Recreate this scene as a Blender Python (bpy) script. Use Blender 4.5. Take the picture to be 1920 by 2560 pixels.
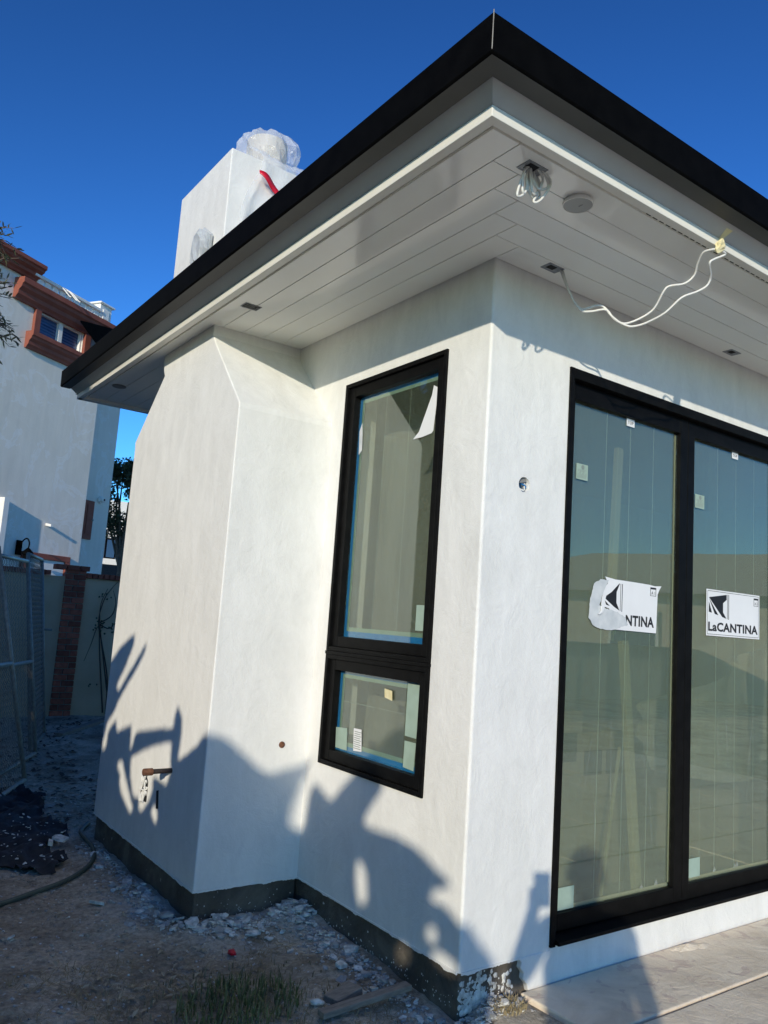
import bpy, bmesh, math, random
from mathutils import Vector, Matrix, noise
random.seed(7)
R = math.radians
scene = bpy.context.scene
for o in list(bpy.data.objects): bpy.data.objects.remove(o)
C = scene.collection

# ------------------------------------------------------------------ camera
cam_d = bpy.data.cameras.new('camera'); cam = bpy.data.objects.new('camera', cam_d); C.objects.link(cam)
CAM = Vector((-2.2097, -2.4007, 1.3124)); YAW, PITCH, ROLL = R(54.52194), R(7.87829), R(3.89834)
fw = Vector((math.cos(YAW)*math.cos(PITCH), math.sin(YAW)*math.cos(PITCH), math.sin(PITCH)))
rt = Vector((math.sin(YAW), -math.cos(YAW), 0)); up = rt.cross(fw)
RX = rt*math.cos(ROLL) + up*math.sin(ROLL); UX = up*math.cos(ROLL) - rt*math.sin(ROLL)
cam.matrix_world = Matrix(((RX.x, UX.x, -fw.x, CAM.x), (RX.y, UX.y, -fw.y, CAM.y), (RX.z, UX.z, -fw.z, CAM.z), (0, 0, 0, 1)))
cam_d.sensor_fit = 'HORIZONTAL'; cam_d.sensor_width = 36; cam_d.lens = 36*1979.22/1920
cam_d.clip_start = 0.01; cam_d.clip_end = 2000
scene.camera = cam
scene.render.resolution_x, scene.render.resolution_y = 768, 1024

# ------------------------------------------------------------------ sky, sun, exposure
SUN = Vector((-1, -.9063, .3851)).normalized()           # towards the sun
w = bpy.data.worlds.new('World'); scene.world = w; w.use_nodes = True
nt = w.node_tree; bg = nt.nodes['Background']
sky = nt.nodes.new('ShaderNodeTexSky'); sky.sky_type = 'NISHITA'; sky.sun_disc = False
sky.sun_elevation = math.asin(SUN.z); sky.sun_rotation = math.atan2(SUN.x, SUN.y)
sky.altitude = 0; sky.air_density = 1.0; sky.dust_density = 0.14; sky.ozone_density = 5.0
tint = nt.nodes.new('ShaderNodeMix'); tint.data_type = 'RGBA'; tint.blend_type = 'MULTIPLY'      # camera white balance of the clear winter sky
tint.inputs['Factor'].default_value = 1; tint.inputs['B'].default_value = (.68, .96, 1.0, 1)
gam = nt.nodes.new('ShaderNodeGamma'); gam.inputs[1].default_value = 1.6; nt.links.new(sky.outputs[0], gam.inputs[0])
nt.links.new(gam.outputs[0], tint.inputs['A']); nt.links.new(tint.outputs['Result'], bg.inputs[0]); bg.inputs[1].default_value = 0.076
sd = bpy.data.lights.new('sun', 'SUN'); sd.energy = 3.55; sd.angle = R(.53); sd.color = (1, .915, .75)
so = bpy.data.objects.new('sun', sd); C.objects.link(so); so.location = SUN*40
so.rotation_euler = SUN.to_track_quat('Z', 'Y').to_euler()
vs = scene.view_settings; vs.view_transform = 'Standard'; vs.look = 'None'; vs.gamma = 1; vs.exposure = 0.05; vs.use_curve_mapping = False

# ------------------------------------------------------------------ helpers
def link(o, parent=None):
    C.objects.link(o)
    if parent is not None:
        o.parent = parent
        o.matrix_parent_inverse = Matrix.Translation(-Vector(parent['_w']))
def put(name, verts, faces, mat, parent=None, smooth=False, loc=None):
    vs_ = [Vector(v) for v in verts]
    if loc is None:
        lo = Vector([min(v[i] for v in vs_) for i in range(3)]); hi = Vector([max(v[i] for v in vs_) for i in range(3)])
        loc = Vector(((lo.x+hi.x)/2, (lo.y+hi.y)/2, lo.z))
    loc = Vector(loc)
    me = bpy.data.meshes.new(name); me.from_pydata([v-loc for v in vs_], [], faces); me.update()
    if mat: me.materials.append(mat)
    if smooth: me.polygons.foreach_set('use_smooth', [True]*len(me.polygons))
    o = bpy.data.objects.new(name, me); o.location = loc; o['_w'] = list(loc); link(o, parent)
    return o
def empty(name, loc):
    o = bpy.data.objects.new(name, None); o.location = loc; o['_w'] = list(loc); o.empty_display_size = .1; link(o); return o
def tag(o, label=None, cat=None, group=None, kind=None):
    if label: o['label'] = label
    if cat: o['category'] = cat
    if group: o['group'] = group
    if kind: o['kind'] = kind
    return o
def dup(o, parent, loc, rot=None, scale=None):
    c = o.copy(); c.location = loc; c['_w'] = list(loc)
    if rot: c.rotation_euler = rot
    if scale: c.scale = scale
    link(c, parent); return c
class MB:
    def __init__(s): s.v = []; s.f = []
    def add(s, vs, fs):
        n = len(s.v); s.v += [tuple(v) for v in vs]; s.f += [tuple(i+n for i in f) for f in fs]; return s
    def box(s, x0, x1, y0, y1, z0, z1):
        return s.add([(x0,y0,z0),(x1,y0,z0),(x1,y1,z0),(x0,y1,z0),(x0,y0,z1),(x1,y0,z1),(x1,y1,z1),(x0,y1,z1)],
                     [(0,3,2,1),(4,5,6,7),(0,1,5,4),(1,2,6,5),(2,3,7,6),(3,0,4,7)])
    def prism(s, pts, ax, a, b):
        # pts in the other two axes (cyclic order), extruded from a to b along axis ax
        def mk(p, t):
            return {0:(t,p[0],p[1]), 1:(p[0],t,p[1]), 2:(p[0],p[1],t)}[ax]
        n = len(pts); V = [mk(p,a) for p in pts]+[mk(p,b) for p in pts]
        area = sum(pts[i][0]*pts[(i+1)%n][1]-pts[(i+1)%n][0]*pts[i][1] for i in range(n))
        flip = (area > 0) ^ (ax == 1)
        F = [tuple(range(n))[::-1] if flip else tuple(range(n)), tuple(range(n,2*n)) if flip else tuple(range(n,2*n))[::-1]]
        for i in range(n):
            j = (i+1) % n
            F.append((i,j,n+j,n+i) if flip else (j,i,n+i,n+j))
        return s.add(V, F)
    def obox(s, c, ax, ay, az, hx, hy, hz):
        c = Vector(c); V = []
        for dz in (-1,1):
            for dx, dy in ((-1,-1),(1,-1),(1,1),(-1,1)): V.append(c+ax*hx*dx+ay*hy*dy+az*hz*dz)
        F = [(0,3,2,1),(4,5,6,7),(0,1,5,4),(1,2,6,5),(2,3,7,6),(3,0,4,7)]
        if ax.cross(ay).dot(az) < 0: F = [f[::-1] for f in F]
        return s.add(V, F)
    def tube(s, pts, r, n=8, cap=True, closed=False):
        P = [Vector(p) for p in pts]; m = len(P); V = []; F = []
        prev = None
        for i, p in enumerate(P):
            if closed: d = P[(i+1)%m]-P[i-1]
            else: d = P[min(i+1,m-1)]-P[max(i-1,0)]
            d.normalize()
            if prev is None:
                a = d.orthogonal().normalized()
            else:
                a = prev - d*prev.dot(d)
                a = a.normalized() if a.length > 1e-6 else d.orthogonal().normalized()
            prev = a; b = d.cross(a)
            rr = r[i] if isinstance(r, (list,tuple)) else r
            for k in range(n):
                t = 2*math.pi*k/n; V.append(p+(a*math.cos(t)+b*math.sin(t))*rr)
        for i in range(m if closed else m-1):
            for k in range(n):
                j = (i+1) % m
                F.append((i*n+k, i*n+(k+1)%n, j*n+(k+1)%n, j*n+k))
        if cap and not closed:
            F.append(tuple(range(n))[::-1]); F.append(tuple(range((m-1)*n, m*n)))
        return s.add(V, F)
    def lathe(s, prof, c, n=24, axis=2):
        V = []; F = []; c = Vector(c); flip = (axis == 1) != (prof[0][1] > prof[-1][1])
        for (r, h) in prof:
            for k in range(n):
                t = 2*math.pi*k/n
                d = {2:(r*math.cos(t), r*math.sin(t), h), 1:(r*math.cos(t), h, r*math.sin(t)), 0:(h, r*math.cos(t), r*math.sin(t))}[axis]
                V.append(c+Vector(d))
        m = len(prof)
        for i in range(m-1):
            for k in range(n): F.append((i*n+k, i*n+(k+1)%n, (i+1)*n+(k+1)%n, (i+1)*n+k))
        F.append(tuple(range(n))[::-1]); F.append(tuple(range((m-1)*n, m*n)))
        if flip: F = [f[::-1] for f in F]
        return s.add(V, F)
    def build(s, name, mat, parent=None, smooth=False, bevel=0, seg=2, loc=None):
        o = put(name, s.v, s.f, mat, parent, smooth, loc)
        if bevel:
            m = o.modifiers.new('bevel', 'BEVEL'); m.width = bevel; m.segments = seg; m.limit_method = 'ANGLE'; m.angle_limit = R(35)
        return o
def box(name, mat, parent, *b, bevel=0):
    return MB().box(*b).build(name, mat, parent, bevel=bevel)
def spline(pts, n=6):
    P = [Vector(p) for p in pts]; out = []
    for i in range(len(P)-1):
        p0 = P[max(i-1,0)]; p1 = P[i]; p2 = P[i+1]; p3 = P[min(i+2,len(P)-1)]
        for k in range(n):
            t = k/n
            out.append(.5*((2*p1)+(p2-p0)*t+(2*p0-5*p1+4*p2-p3)*t*t+(3*p1-p0-3*p2+p3)*t**3))
    out.append(P[-1]); return out
def boolean(o, cutters):
    for c in cutters:
        m = o.modifiers.new('cut', 'BOOLEAN'); m.object = c; m.solver = 'EXACT'; m.operation = 'DIFFERENCE'
    dg = bpy.context.evaluated_depsgraph_get(); dg.update()
    me = bpy.data.meshes.new_from_object(o.evaluated_get(dg))
    o.modifiers.clear(); o.data = me
    for c in cutters: bpy.data.objects.remove(c)
ZUP = Vector((0,0,1))
def fbm(x, y, z=0, o=4):
    return noise.fractal(Vector((x, y, z)), 1.0, 2.0, o)

# ------------------------------------------------------------------ materials
def nmat(name):
    m = bpy.data.materials.new(name); m.use_nodes = True
    t = m.node_tree; b = t.nodes['Principled BSDF']; return m, t, b
def N(t, typ, **kw):
    n = t.nodes.new(typ)
    for k, v in kw.items(): setattr(n, k, v)
    return n
def ramp(t, src, stops):
    r = N(t, 'ShaderNodeValToRGB'); e = r.color_ramp.elements
    while len(e) < len(stops): e.new(.5)
    for i, (p, c) in enumerate(stops):
        e[i].position = p; e[i].color = (*c, 1) if len(c) == 3 else c
    t.links.new(src, r.inputs[0]); return r.outputs[0]
def pos(t, scale=(1,1,1)):
    g = N(t, 'ShaderNodeNewGeometry'); mp = N(t, 'ShaderNodeMapping'); mp.inputs['Scale'].default_value = scale
    t.links.new(g.outputs['Position'], mp.inputs[0]); return mp.outputs[0]
def noisetex(t, vec, scale, detail=6, rough=.55, dist=0):
    n = N(t, 'ShaderNodeTexNoise'); n.inputs['Scale'].default_value = scale; n.inputs['Detail'].default_value = detail
    n.inputs['Roughness'].default_value = rough; n.inputs['Distortion'].default_value = dist
    t.links.new(vec, n.inputs['Vector']); return n.outputs[0]
def mixc(t, a, b, f, mode='MIX'):
    m = N(t, 'ShaderNodeMix', data_type='RGBA', blend_type=mode)
    for s, x in ((m.inputs['Factor'], f), (m.inputs['A'], a), (m.inputs['B'], b)):
        if isinstance(x, (int, float)): s.default_value = x
        elif isinstance(x, tuple): s.default_value = (*x, 1)
        else: t.links.new(x, s)
    return m.outputs['Result']
def bump(t, b, h, strength=.2, dist=.01):
    n = N(t, 'ShaderNodeBump'); n.inputs['Strength'].default_value = strength; n.inputs['Distance'].default_value = dist
    t.links.new(h, n.inputs['Height']); t.links.new(n.outputs[0], b.inputs['Normal'])
def simple(name, col, rough=.6, col2=None, scale=8, bmp=0, bscale=60, bdist=.004, metallic=0, spec=.5, rnd=0, stretch=(1,1,1), lo=.35, hi=.65):
    m, t, b = nmat(name); b.inputs['Roughness'].default_value = rough; b.inputs['Metallic'].default_value = metallic
    b.inputs['Specular IOR Level'].default_value = spec; b.inputs['Base Color'].default_value = (*col, 1)
    out = None
    if col2:
        p = pos(t, stretch); out = ramp(t, noisetex(t, p, scale), [(lo, col), (hi, col2)])
    if rnd:
        oi = N(t, 'ShaderNodeObjectInfo'); mr = N(t, 'ShaderNodeMapRange'); mr.inputs[3].default_value = 1-rnd; mr.inputs[4].default_value = 1+rnd
        t.links.new(oi.outputs['Random'], mr.inputs[0])
        vm = N(t, 'ShaderNodeVectorMath', operation='SCALE')
        if out is not None: t.links.new(out, vm.inputs[0])
        else: vm.inputs[0].default_value = col
        t.links.new(mr.outputs[0], vm.inputs['Scale']); out = vm.outputs[0]
    if out is not None: t.links.new(out, b.inputs['Base Color'])
    if bmp: bump(t, b, noisetex(t, pos(t), bscale, 4), bmp, bdist)
    return m
def stucco_mat(name, a, b_, warm):
    m, t, b = nmat(name); b.inputs['Roughness'].default_value = .85; b.inputs['Specular IOR Level'].default_value = .25
    big = noisetex(t, pos(t, (1,1,.6)), 1.6, 5, .6, .8)
    fine = noisetex(t, pos(t, (1,1,.35)), 9, 6, .65, .5)
    c = mixc(t, ramp(t, big, [(.35, a), (.65, b_)]), ramp(t, fine, [(.3, (.90,.90,.895)), (.7, (1.03,1.03,1.03))]), 1.0, 'MULTIPLY')
    c = mixc(t, c, warm, ramp(t, noisetex(t, pos(t), .9, 3), [(.45, (0,0,0)), (.75, (.35,.35,.35))]))
    tw_ = ramp(t, noisetex(t, pos(t, (1.3,1.3,1)), 3.2, 7, .7, 2.6), [(.44,(0,0,0)), (.50,(.16,.16,.16)), (.56,(0,0,0))])     # trowel sweeps
    c = mixc(t, c, (.88,.865,.82), tw_)
    t.links.new(c, b.inputs['Base Color'])
    h1 = noisetex(t, pos(t), 170, 4); h2 = noisetex(t, pos(t), 9, 6, .6, 1.2)
    ad = N(t, 'ShaderNodeMath', operation='MULTIPLY_ADD'); ad.inputs[1].default_value = .26
    t.links.new(h1, ad.inputs[0]); t.links.new(h2, ad.inputs[2]); bump(t, b, ad.outputs[0], .34, .012)
    return m
M = {}
M['stucco'] = stucco_mat('white_stucco', (.76,.75,.71), (.82,.81,.77), (.79,.775,.73))
M['soffit'] = simple('soffit_paint', (.89,.87,.82), .13, (.92,.90,.85), 3, .03, 12, .004, spec=.5)
M['trim'] = simple('white_trim', (.80,.77,.69), .35, (.84,.81,.73), 4)
M['fascia'] = simple('shade_toned_fascia', (.42,.42,.415), .5, (.48,.48,.475), 3)  # fascia grey has the shade under the gutter put into its colour
M['black'] = simple('black_metal', (.003,.003,.003), .5, (.0045,.0045,.0045), 12, .04, 30, .003, spec=.012)
M['frame'] = simple('black_aluminium', (.004,.004,.004), .42, (.007,.007,.007), 20, .02, 80, .002, spec=.07)
M['roof'] = simple('roof_shingle', (.03,.03,.032), .9, (.05,.05,.05), 20, .3, 30, .01)
def found_mat():
    m, t, b = nmat('foundation_concrete'); b.inputs['Roughness'].default_value = .92
    c = ramp(t, noisetex(t, pos(t), 4, 8, .65, .6), [(.3,(.07,.057,.043)), (.5,(.115,.097,.075)), (.72,(.22,.19,.15))])
    sp = ramp(t, noisetex(t, pos(t, (1,1,.5)), 42, 2, .5), [(.72,(0,0,0)), (.76,(1,1,1))])
    c = mixc(t, c, (.55,.55,.53), sp); t.links.new(c, b.inputs['Base Color'])
    bump(t, b, noisetex(t, pos(t), 22, 9, .7), .9, .02); return m
M['found'] = found_mat()
def dirt_mat():
    m, t, b = nmat('dirt'); b.inputs['Roughness'].default_value = .97; b.inputs['Specular IOR Level'].default_value = .1
    c = ramp(t, noisetex(t, pos(t), 2.2, 9, .62, .5), [(.28,(.20,.165,.12)), (.45,(.42,.36,.275)), (.6,(.61,.535,.42)), (.8,(.72,.645,.525))])
    c = mixc(t, c, ramp(t, noisetex(t, pos(t), 38, 5, .7), [(.3,(.55,.55,.55)), (.65,(1.22,1.22,1.22))]), 1.0, 'MULTIPLY')
    dust = ramp(t, noisetex(t, pos(t), 3.1, 5, .7, 1.2), [(.58,(0,0,0)), (.72,(.55,.55,.55))])
    spk = ramp(t, noisetex(t, pos(t), 95, 2, .5), [(.55,(.25,.25,.25)), (.68,(1,1,1))])
    c = mixc(t, c, (.46,.45,.43), mixc(t, dust, spk, 1.0, 'MULTIPLY'))
    gp = N(t, 'ShaderNodeNewGeometry'); pn = ramp(t, noisetex(t, pos(t), 11, 8, .72, 1.0), [(.40,(0,0,0)), (.62,(1,1,1))])
    for (cx, cy, rad) in ((-.06,1.12,.26), (-.46,1.12,.20), (-.36,.90,.17), (-.10,.78,.16), (-.68,1.55,.20), (.12,-.05,.16)):      # spilled plaster
        vd = N(t, 'ShaderNodeVectorMath', operation='DISTANCE'); vd.inputs[1].default_value = (cx, cy, -.14); t.links.new(gp.outputs['Position'], vd.inputs[0])
        fo_ = N(t, 'ShaderNodeMapRange'); fo_.inputs[1].default_value = rad; fo_.inputs[2].default_value = rad*.25; fo_.inputs[3].default_value = 0; fo_.inputs[4].default_value = .8; t.links.new(vd.outputs['Value'], fo_.inputs[0])
        mm = N(t, 'ShaderNodeMath', operation='MULTIPLY'); t.links.new(fo_.outputs[0], mm.inputs[0]); t.links.new(pn, mm.inputs[1])
        c = mixc(t, c, (.66,.64,.59), mm.outputs[0])
    v = N(t, 'ShaderNodeTexVoronoi'); v.inputs['Scale'].default_value = 60; t.links.new(pos(t), v.inputs['Vector'])
    chip = ramp(t, v.outputs['Distance'], [(.10,(1,1,1)), (.16,(0,0,0))])
    rare = ramp(t, v.outputs['Color'], [(.80,(0,0,0)), (.84,(1,1,1))])
    c = mixc(t, c, (.50,.49,.46), mixc(t, chip, rare, 1.0, 'MULTIPLY'))
    t.links.new(c, b.inputs['Base Color'])
    bump(t, b, noisetex(t, pos(t), 26, 9, .7), .9, .03); return m
M['dirt'] = dirt_mat()
def slab_mat():
    m, t, b = nmat('patio_stone'); b.inputs['Roughness'].default_value = .85; b.inputs['Specular IOR Level'].default_value = .25
    c = ramp(t, noisetex(t, pos(t), 2.4, 9, .66, 1.0), [(.3,(.64,.53,.39)), (.5,(.80,.68,.515)), (.66,(.86,.745,.575)), (.8,(.90,.79,.63))])
    spl = ramp(t, noisetex(t, pos(t), 5.5, 6, .6, 1.5), [(.60,(0,0,0)), (.63,(1,1,1))])
    c = mixc(t, c, (.58,.45,.37), mixc(t, spl, (.6,.6,.6), 1, 'MULTIPLY'))
    st = ramp(t, noisetex(t, pos(t), 160, 2, .5), [(.72,(0,0,0)), (.76,(1,1,1))])
    c = mixc(t, c, (.7,.69,.66), st); t.links.new(c, b.inputs['Base Color'])
    bump(t, b, noisetex(t, pos(t), 8, 10, .68, .6), .55, .02); return m
M['slab'] = slab_mat()
def glass_mat(name, tint, boost):
    m = bpy.data.materials.new(name); m.use_nodes = True; t = m.node_tree
    t.nodes.remove(t.nodes['Principled BSDF']); out = t.nodes['Material Output']
    lw = N(t, 'ShaderNodeLayerWeight'); lw.inputs[0].default_value = .5          # Schlick, the same from both sides
    pw5 = N(t, 'ShaderNodeMath', operation='POWER'); pw5.inputs[1].default_value = 4; t.links.new(lw.outputs['Facing'], pw5.inputs[0])
    mu = N(t, 'ShaderNodeMath', operation='MULTIPLY_ADD', use_clamp=True); mu.inputs[1].default_value = 1-boost; mu.inputs[2].default_value = boost; t.links.new(pw5.outputs[0], mu.inputs[0])
    tr = N(t, 'ShaderNodeBsdfTransparent'); tr.inputs[0].default_value = (*tint, 1)
    gl = N(t, 'ShaderNodeBsdfGlossy'); gl.inputs['Roughness'].default_value = 0.0; gl.inputs['Color'].default_value = (.92,.95,.90,1)
    bp = N(t, 'ShaderNodeBump'); bp.inputs['Strength'].default_value = .03; bp.inputs['Distance'].default_value = .01
    t.links.new(noisetex(t, pos(t), 3.0, 2), bp.inputs['Height']); t.links.new(bp.outputs[0], gl.inputs['Normal'])
    mx = N(t, 'ShaderNodeMixShader'); t.links.new(mu.outputs[0], mx.inputs[0]); t.links.new(tr.outputs[0], mx.inputs[1]); t.links.new(gl.outputs[0], mx.inputs[2])
    t.links.new(mx.outputs[0], out.inputs[0]); return m
M['glass'] = glass_mat('greenish_glass', (.87,.90,.86), .082)
def film_mat(name, col, alpha, lo=.6, st=(3,3,.5)):
    m, t, b = nmat(name); b.inputs['Base Color'].default_value = (*col, 1); b.inputs['Roughness'].default_value = .45
    f = ramp(t, noisetex(t, pos(t, st), 2.2 if st[0] > 5 else 4, 5, .6, .8), [(.3,(alpha*lo,)*3), (.7,(alpha,)*3)])
    t.links.new(f, b.inputs['Alpha']); return m
M['film'] = film_mat('protective_film', (.43,.485,.42), .40, .80, (11,11,.22))
M['film_w'] = film_mat('thin_protective_film', (.27,.29,.24), .22, .7)
M['seam'] = film_mat('film_seam', (.70,.78,.70), .8)
M['scratch'] = film_mat('film_crease', (.58,.63,.54), .42)
def plastic_mat(name, col, alpha, rough=.3):
    m, t, b = nmat(name); b.inputs['Base Color'].default_value = (*col, 1); b.inputs['Roughness'].default_value = rough
    b.inputs['Subsurface Weight'].default_value = 0
    lw = N(t, 'ShaderNodeLayerWeight'); lw.inputs[0].default_value = .3
    f = ramp(t, lw.outputs['Facing'], [(0,(alpha,)*3), (1,(min(1,alpha+.45),)*3)]); t.links.new(f, b.inputs['Alpha'])
    bump(t, b, noisetex(t, pos(t), 16, 4, .6, 1.5), .3, .03); return m
M['bag'] = plastic_mat('clear_plastic', (.88,.90,.92), .26, .10)
M['bag_grey'] = plastic_mat('grey_plastic', (.56,.59,.60), .62)
M['red'] = simple('red_plastic', (.62,.01,.03), .4)
M['flue'] = simple('flue_pipe', (.52,.47,.39), .4, (.44,.39,.32), 6)
M['gutreflect'] = simple('gutter_reflection', (.030,.030,.029), .5, (.04,.04,.038), 6)  # lighter than the black gutter: reflected ground light put into the colour
M['cable'] = simple('white_cable', (.70,.69,.65), .45)
M['tape'] = simple('masking_tape', (.72,.62,.33), .7, (.80,.72,.45), 40)
M['bluetape'] = simple('blue_tape', (.015,.22,.60), .6, (.025,.27,.68), 30)
M['boxmetal'] = simple('galvanised_box', (.20,.21,.23), .5, (.32,.33,.35), 50, metallic=.3)
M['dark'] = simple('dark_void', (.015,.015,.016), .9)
M['bluebox'] = simple('blue_plastic_box', (.01,.16,.42), .45)
M['rust'] = simple('rusty_iron', (.09,.035,.018), .8, (.20,.085,.04), 60, .4, 120)
M['iron'] = simple('dark_iron', (.018,.015,.014), .6, (.05,.03,.022), 50, .2, 120)
M['paper'] = simple('white_paper', (.80,.80,.79), .6, (.76,.76,.75), 6)
M['torn'] = simple('torn_paper_backing', (.50,.53,.54), .85, (.62,.64,.64), 18, .2, 60)
M['greenpaper'] = simple('pale_green_label', (.30,.40,.325), .6, (.35,.46,.38), 12)
M['ink'] = simple('black_ink', (.012,.012,.013), .6)
M['inkgrey'] = simple('grey_ink', (.22,.26,.23), .6)
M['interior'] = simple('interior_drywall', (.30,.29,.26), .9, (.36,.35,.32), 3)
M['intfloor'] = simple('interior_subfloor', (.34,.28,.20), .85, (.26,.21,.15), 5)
M['bead'] = simple('pale_glazing_bead', (.50,.48,.36), .5)
M['lumber'] = simple('pine_lumber', (.72,.64,.34), .75, (.82,.74,.42), 6, stretch=(8,8,1))
M['card'] = simple('cardboard', (.50,.40,.27), .85, (.56,.46,.32), 6)
M['cloth_pale'] = simple('pale_cloth', (.66,.62,.48), .9, (.74,.70,.56), 5)
M['poly'] = film_mat('plastic_sheet', (.42,.41,.37), .9, .8)
M['terra'] = simple('terracotta_paint', (.235,.062,.038), .75, (.29,.085,.052), 5, .1, 30)
def plaster_mat():
    m, t, b = nmat('patched_grey_plaster'); b.inputs['Roughness'].default_value = .9
    c = ramp(t, noisetex(t, pos(t, (1,1,.7)), 1.1, 6, .6, .6), [(.3,(.76,.70,.60)), (.7,(.86,.80,.70))])
    pt = ramp(t, noisetex(t, pos(t, (1,1,.8)), 1.5, 7, .62, 1.6), [(.55,(0,0,0)), (.565,(.6,.6,.6)), (.61,(.3,.3,.3)), (.65,(0,0,0))])
    c = mixc(t, c, (.88,.86,.82), pt)
    st = ramp(t, noisetex(t, pos(t, (6,6,.5)), 1.5, 5), [(.35,(.95,.95,.95)), (.6,(1,1,1))])
    c = mixc(t, c, st, 1.0, 'MULTIPLY'); t.links.new(c, b.inputs['Base Color'])
    bump(t, b, noisetex(t, pos(t), 5, 6, .6, .8), .10, .04); return m
M['plaster'] = plaster_mat()
M['nwhite'] = simple('weathered_white_paint', (.80,.78,.72), .6, (.86,.84,.78), 5)
M['bluepane'] = simple('blue_reflecting_pane', (.03,.065,.15), .08, spec=.6)
M['slat'] = simple('blind_slat', (.05,.09,.20), .4)
M['brick'] = simple('old_red_brick', (.27,.07,.04), .9, (.38,.115,.065), 22, .5, 70, rnd=.35)
M['mortar'] = simple('mortar', (.26,.24,.21), .95, (.32,.30,.26), 30, .4, 80)
M['wallstucco'] = simple('aged_garden_wall_stucco', (.56,.40,.245), .95, (.66,.49,.31), 2.2, .3, 40)
M['galv'] = simple('galvanised_steel', (.26,.235,.20), .5, (.36,.33,.28), 30, metallic=.1)
M['rubber'] = simple('hose_green_rubber', (.045,.065,.05), .55, (.065,.085,.065), 14)
M['fabric'] = simple('black_weed_fabric', (.010,.011,.014), .8, (.022,.024,.028), 20, .3, 90)
M['chip'] = simple('white_stucco_chip', (.42,.40,.35), .95, (.78,.76,.70), 38, .4, 90)
M['stone'] = simple('grey_rubble', (.30,.28,.25), .95, (.46,.44,.41), 30, .5, 60)
M['grass'] = simple('green_grass', (.10,.125,.032), .7, (.20,.19,.07), 14)
M['drygrass'] = simple('dry_grass', (.24,.19,.10), .85, (.32,.26,.15), 12)
M['dryleaf'] = simple('dry_leaf', (.36,.30,.20), .8, (.44,.38,.27), 20)
M['oldwood'] = simple('weathered_wood', (.20,.165,.13), .9, (.30,.255,.205), 9, .4, 60, stretch=(2,9,9))
M['bark'] = simple('bark', (.10,.08,.06), .95, (.16,.13,.10), 14, .6, 30)
def leaf_mat(name, a, b_, sc=6, tr=.25):
    m, t, b = nmat(name); b.inputs['Roughness'].default_value = .55
    c = ramp(t, noisetex(t, pos(t), sc, 4), [(.3,a), (.7,b_)]); t.links.new(c, b.inputs['Base Color'])
    b.inputs['Transmission Weight'].default_value = 0
    tl = N(t, 'ShaderNodeBsdfTranslucent'); t.links.new(c, tl.inputs[0]); mx = N(t, 'ShaderNodeMixShader'); mx.inputs[0].default_value = tr
    out = t.nodes['Material Output']; t.links.new(b.outputs[0], mx.inputs[1]); t.links.new(tl.outputs[0], mx.inputs[2]); t.links.new(mx.outputs[0], out.inputs[0]); return m
M['olive'] = leaf_mat('olive_leaf', (.055,.065,.032), (.115,.125,.07), 9)
M['tree'] = leaf_mat('dark_tree_leaf', (.022,.038,.018), (.06,.085,.035), 3)
M['shrub'] = leaf_mat('broad_leaf', (.04,.075,.025), (.075,.12,.04), 4, .08)
M['vine'] = simple('dead_vine', (.06,.05,.04), .9)
M['tan'] = simple('tan_house_wall', (.60,.50,.37), .9, (.66,.56,.42), 3)
M['tanroof'] = simple('tan_tile_roof', (.52,.42,.30), .9, (.60,.50,.37), 6, .3, 20)
M['cloth'] = simple('dark_jacket', (.03,.035,.05), .9, (.045,.05,.07), 20)
M['skin'] = simple('skin', (.48,.30,.22), .6)
M['hair'] = simple('dark_hair', (.03,.022,.016), .6)
M['platface'] = simple('grey_plate', (.36,.36,.35), .4)
M['greyvent'] = simple('grey_vent', (.22,.22,.21), .6)

# ------------------------------------------------------------------ ground
def gh(x, y):
    h = -.155 + .022*fbm(x*.9, y*.9, 3) + .012*fbm(x*4, y*4, 7) + .009*fbm(x*13, y*13, 9)+.004*fbm(x*34, y*34, 2)
    # a heap of debris against the foundations, a hollow at the wall corner
    d1 = math.hypot(x+.06, y-1.15); h += .05*math.exp(-(d1/.18)**2)
    d2 = math.hypot(x+.52, y-1.2); h += .03*math.exp(-(d2/.2)**2)
    h -= .045*math.exp(-((x+.12)**2+(y+.0)**2)/.05); h += .045*math.exp(-((x-.22)**2+(y+.10)**2)/.03)
    d3 = math.hypot(x+.60, y-1.6); h += .02*math.exp(-(d3/.35)**2)
    if x > -.15 and y < .05: h = min(h, -.135 if x < .3 else -.15)
    return h
def axis(fine0, fine1, step, far):
    a = [fine0+i*step for i in range(int(round((fine1-fine0)/step))+1)]
    s = step; v = fine1
    while v < far: s *= 1.35; v += s; a.append(v)
    s = step; v = fine0; b = []
    while v > -far: s *= 1.35; v -= s; b.append(v)
    return b[::-1]+a
xs = axis(-2.2, 1.4, .028, 600); ys = axis(-.5, 4.6, .03, 600)
gv = [(x, y, gh(x, y) if abs(x) < 30 and abs(y) < 30 else -.165) for y in ys for x in xs]; nx = len(xs)
gf = [(j*nx+i, j*nx+i+1, (j+1)*nx+i+1, (j+1)*nx+i) for j in range(len(ys)-1) for i in range(nx-1)]
tag(put('ground', gv, gf, M['dirt'], smooth=True, loc=(0,0,0)), 'bare trampled dirt with plaster dust around the house', None, kind='structure')

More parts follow.
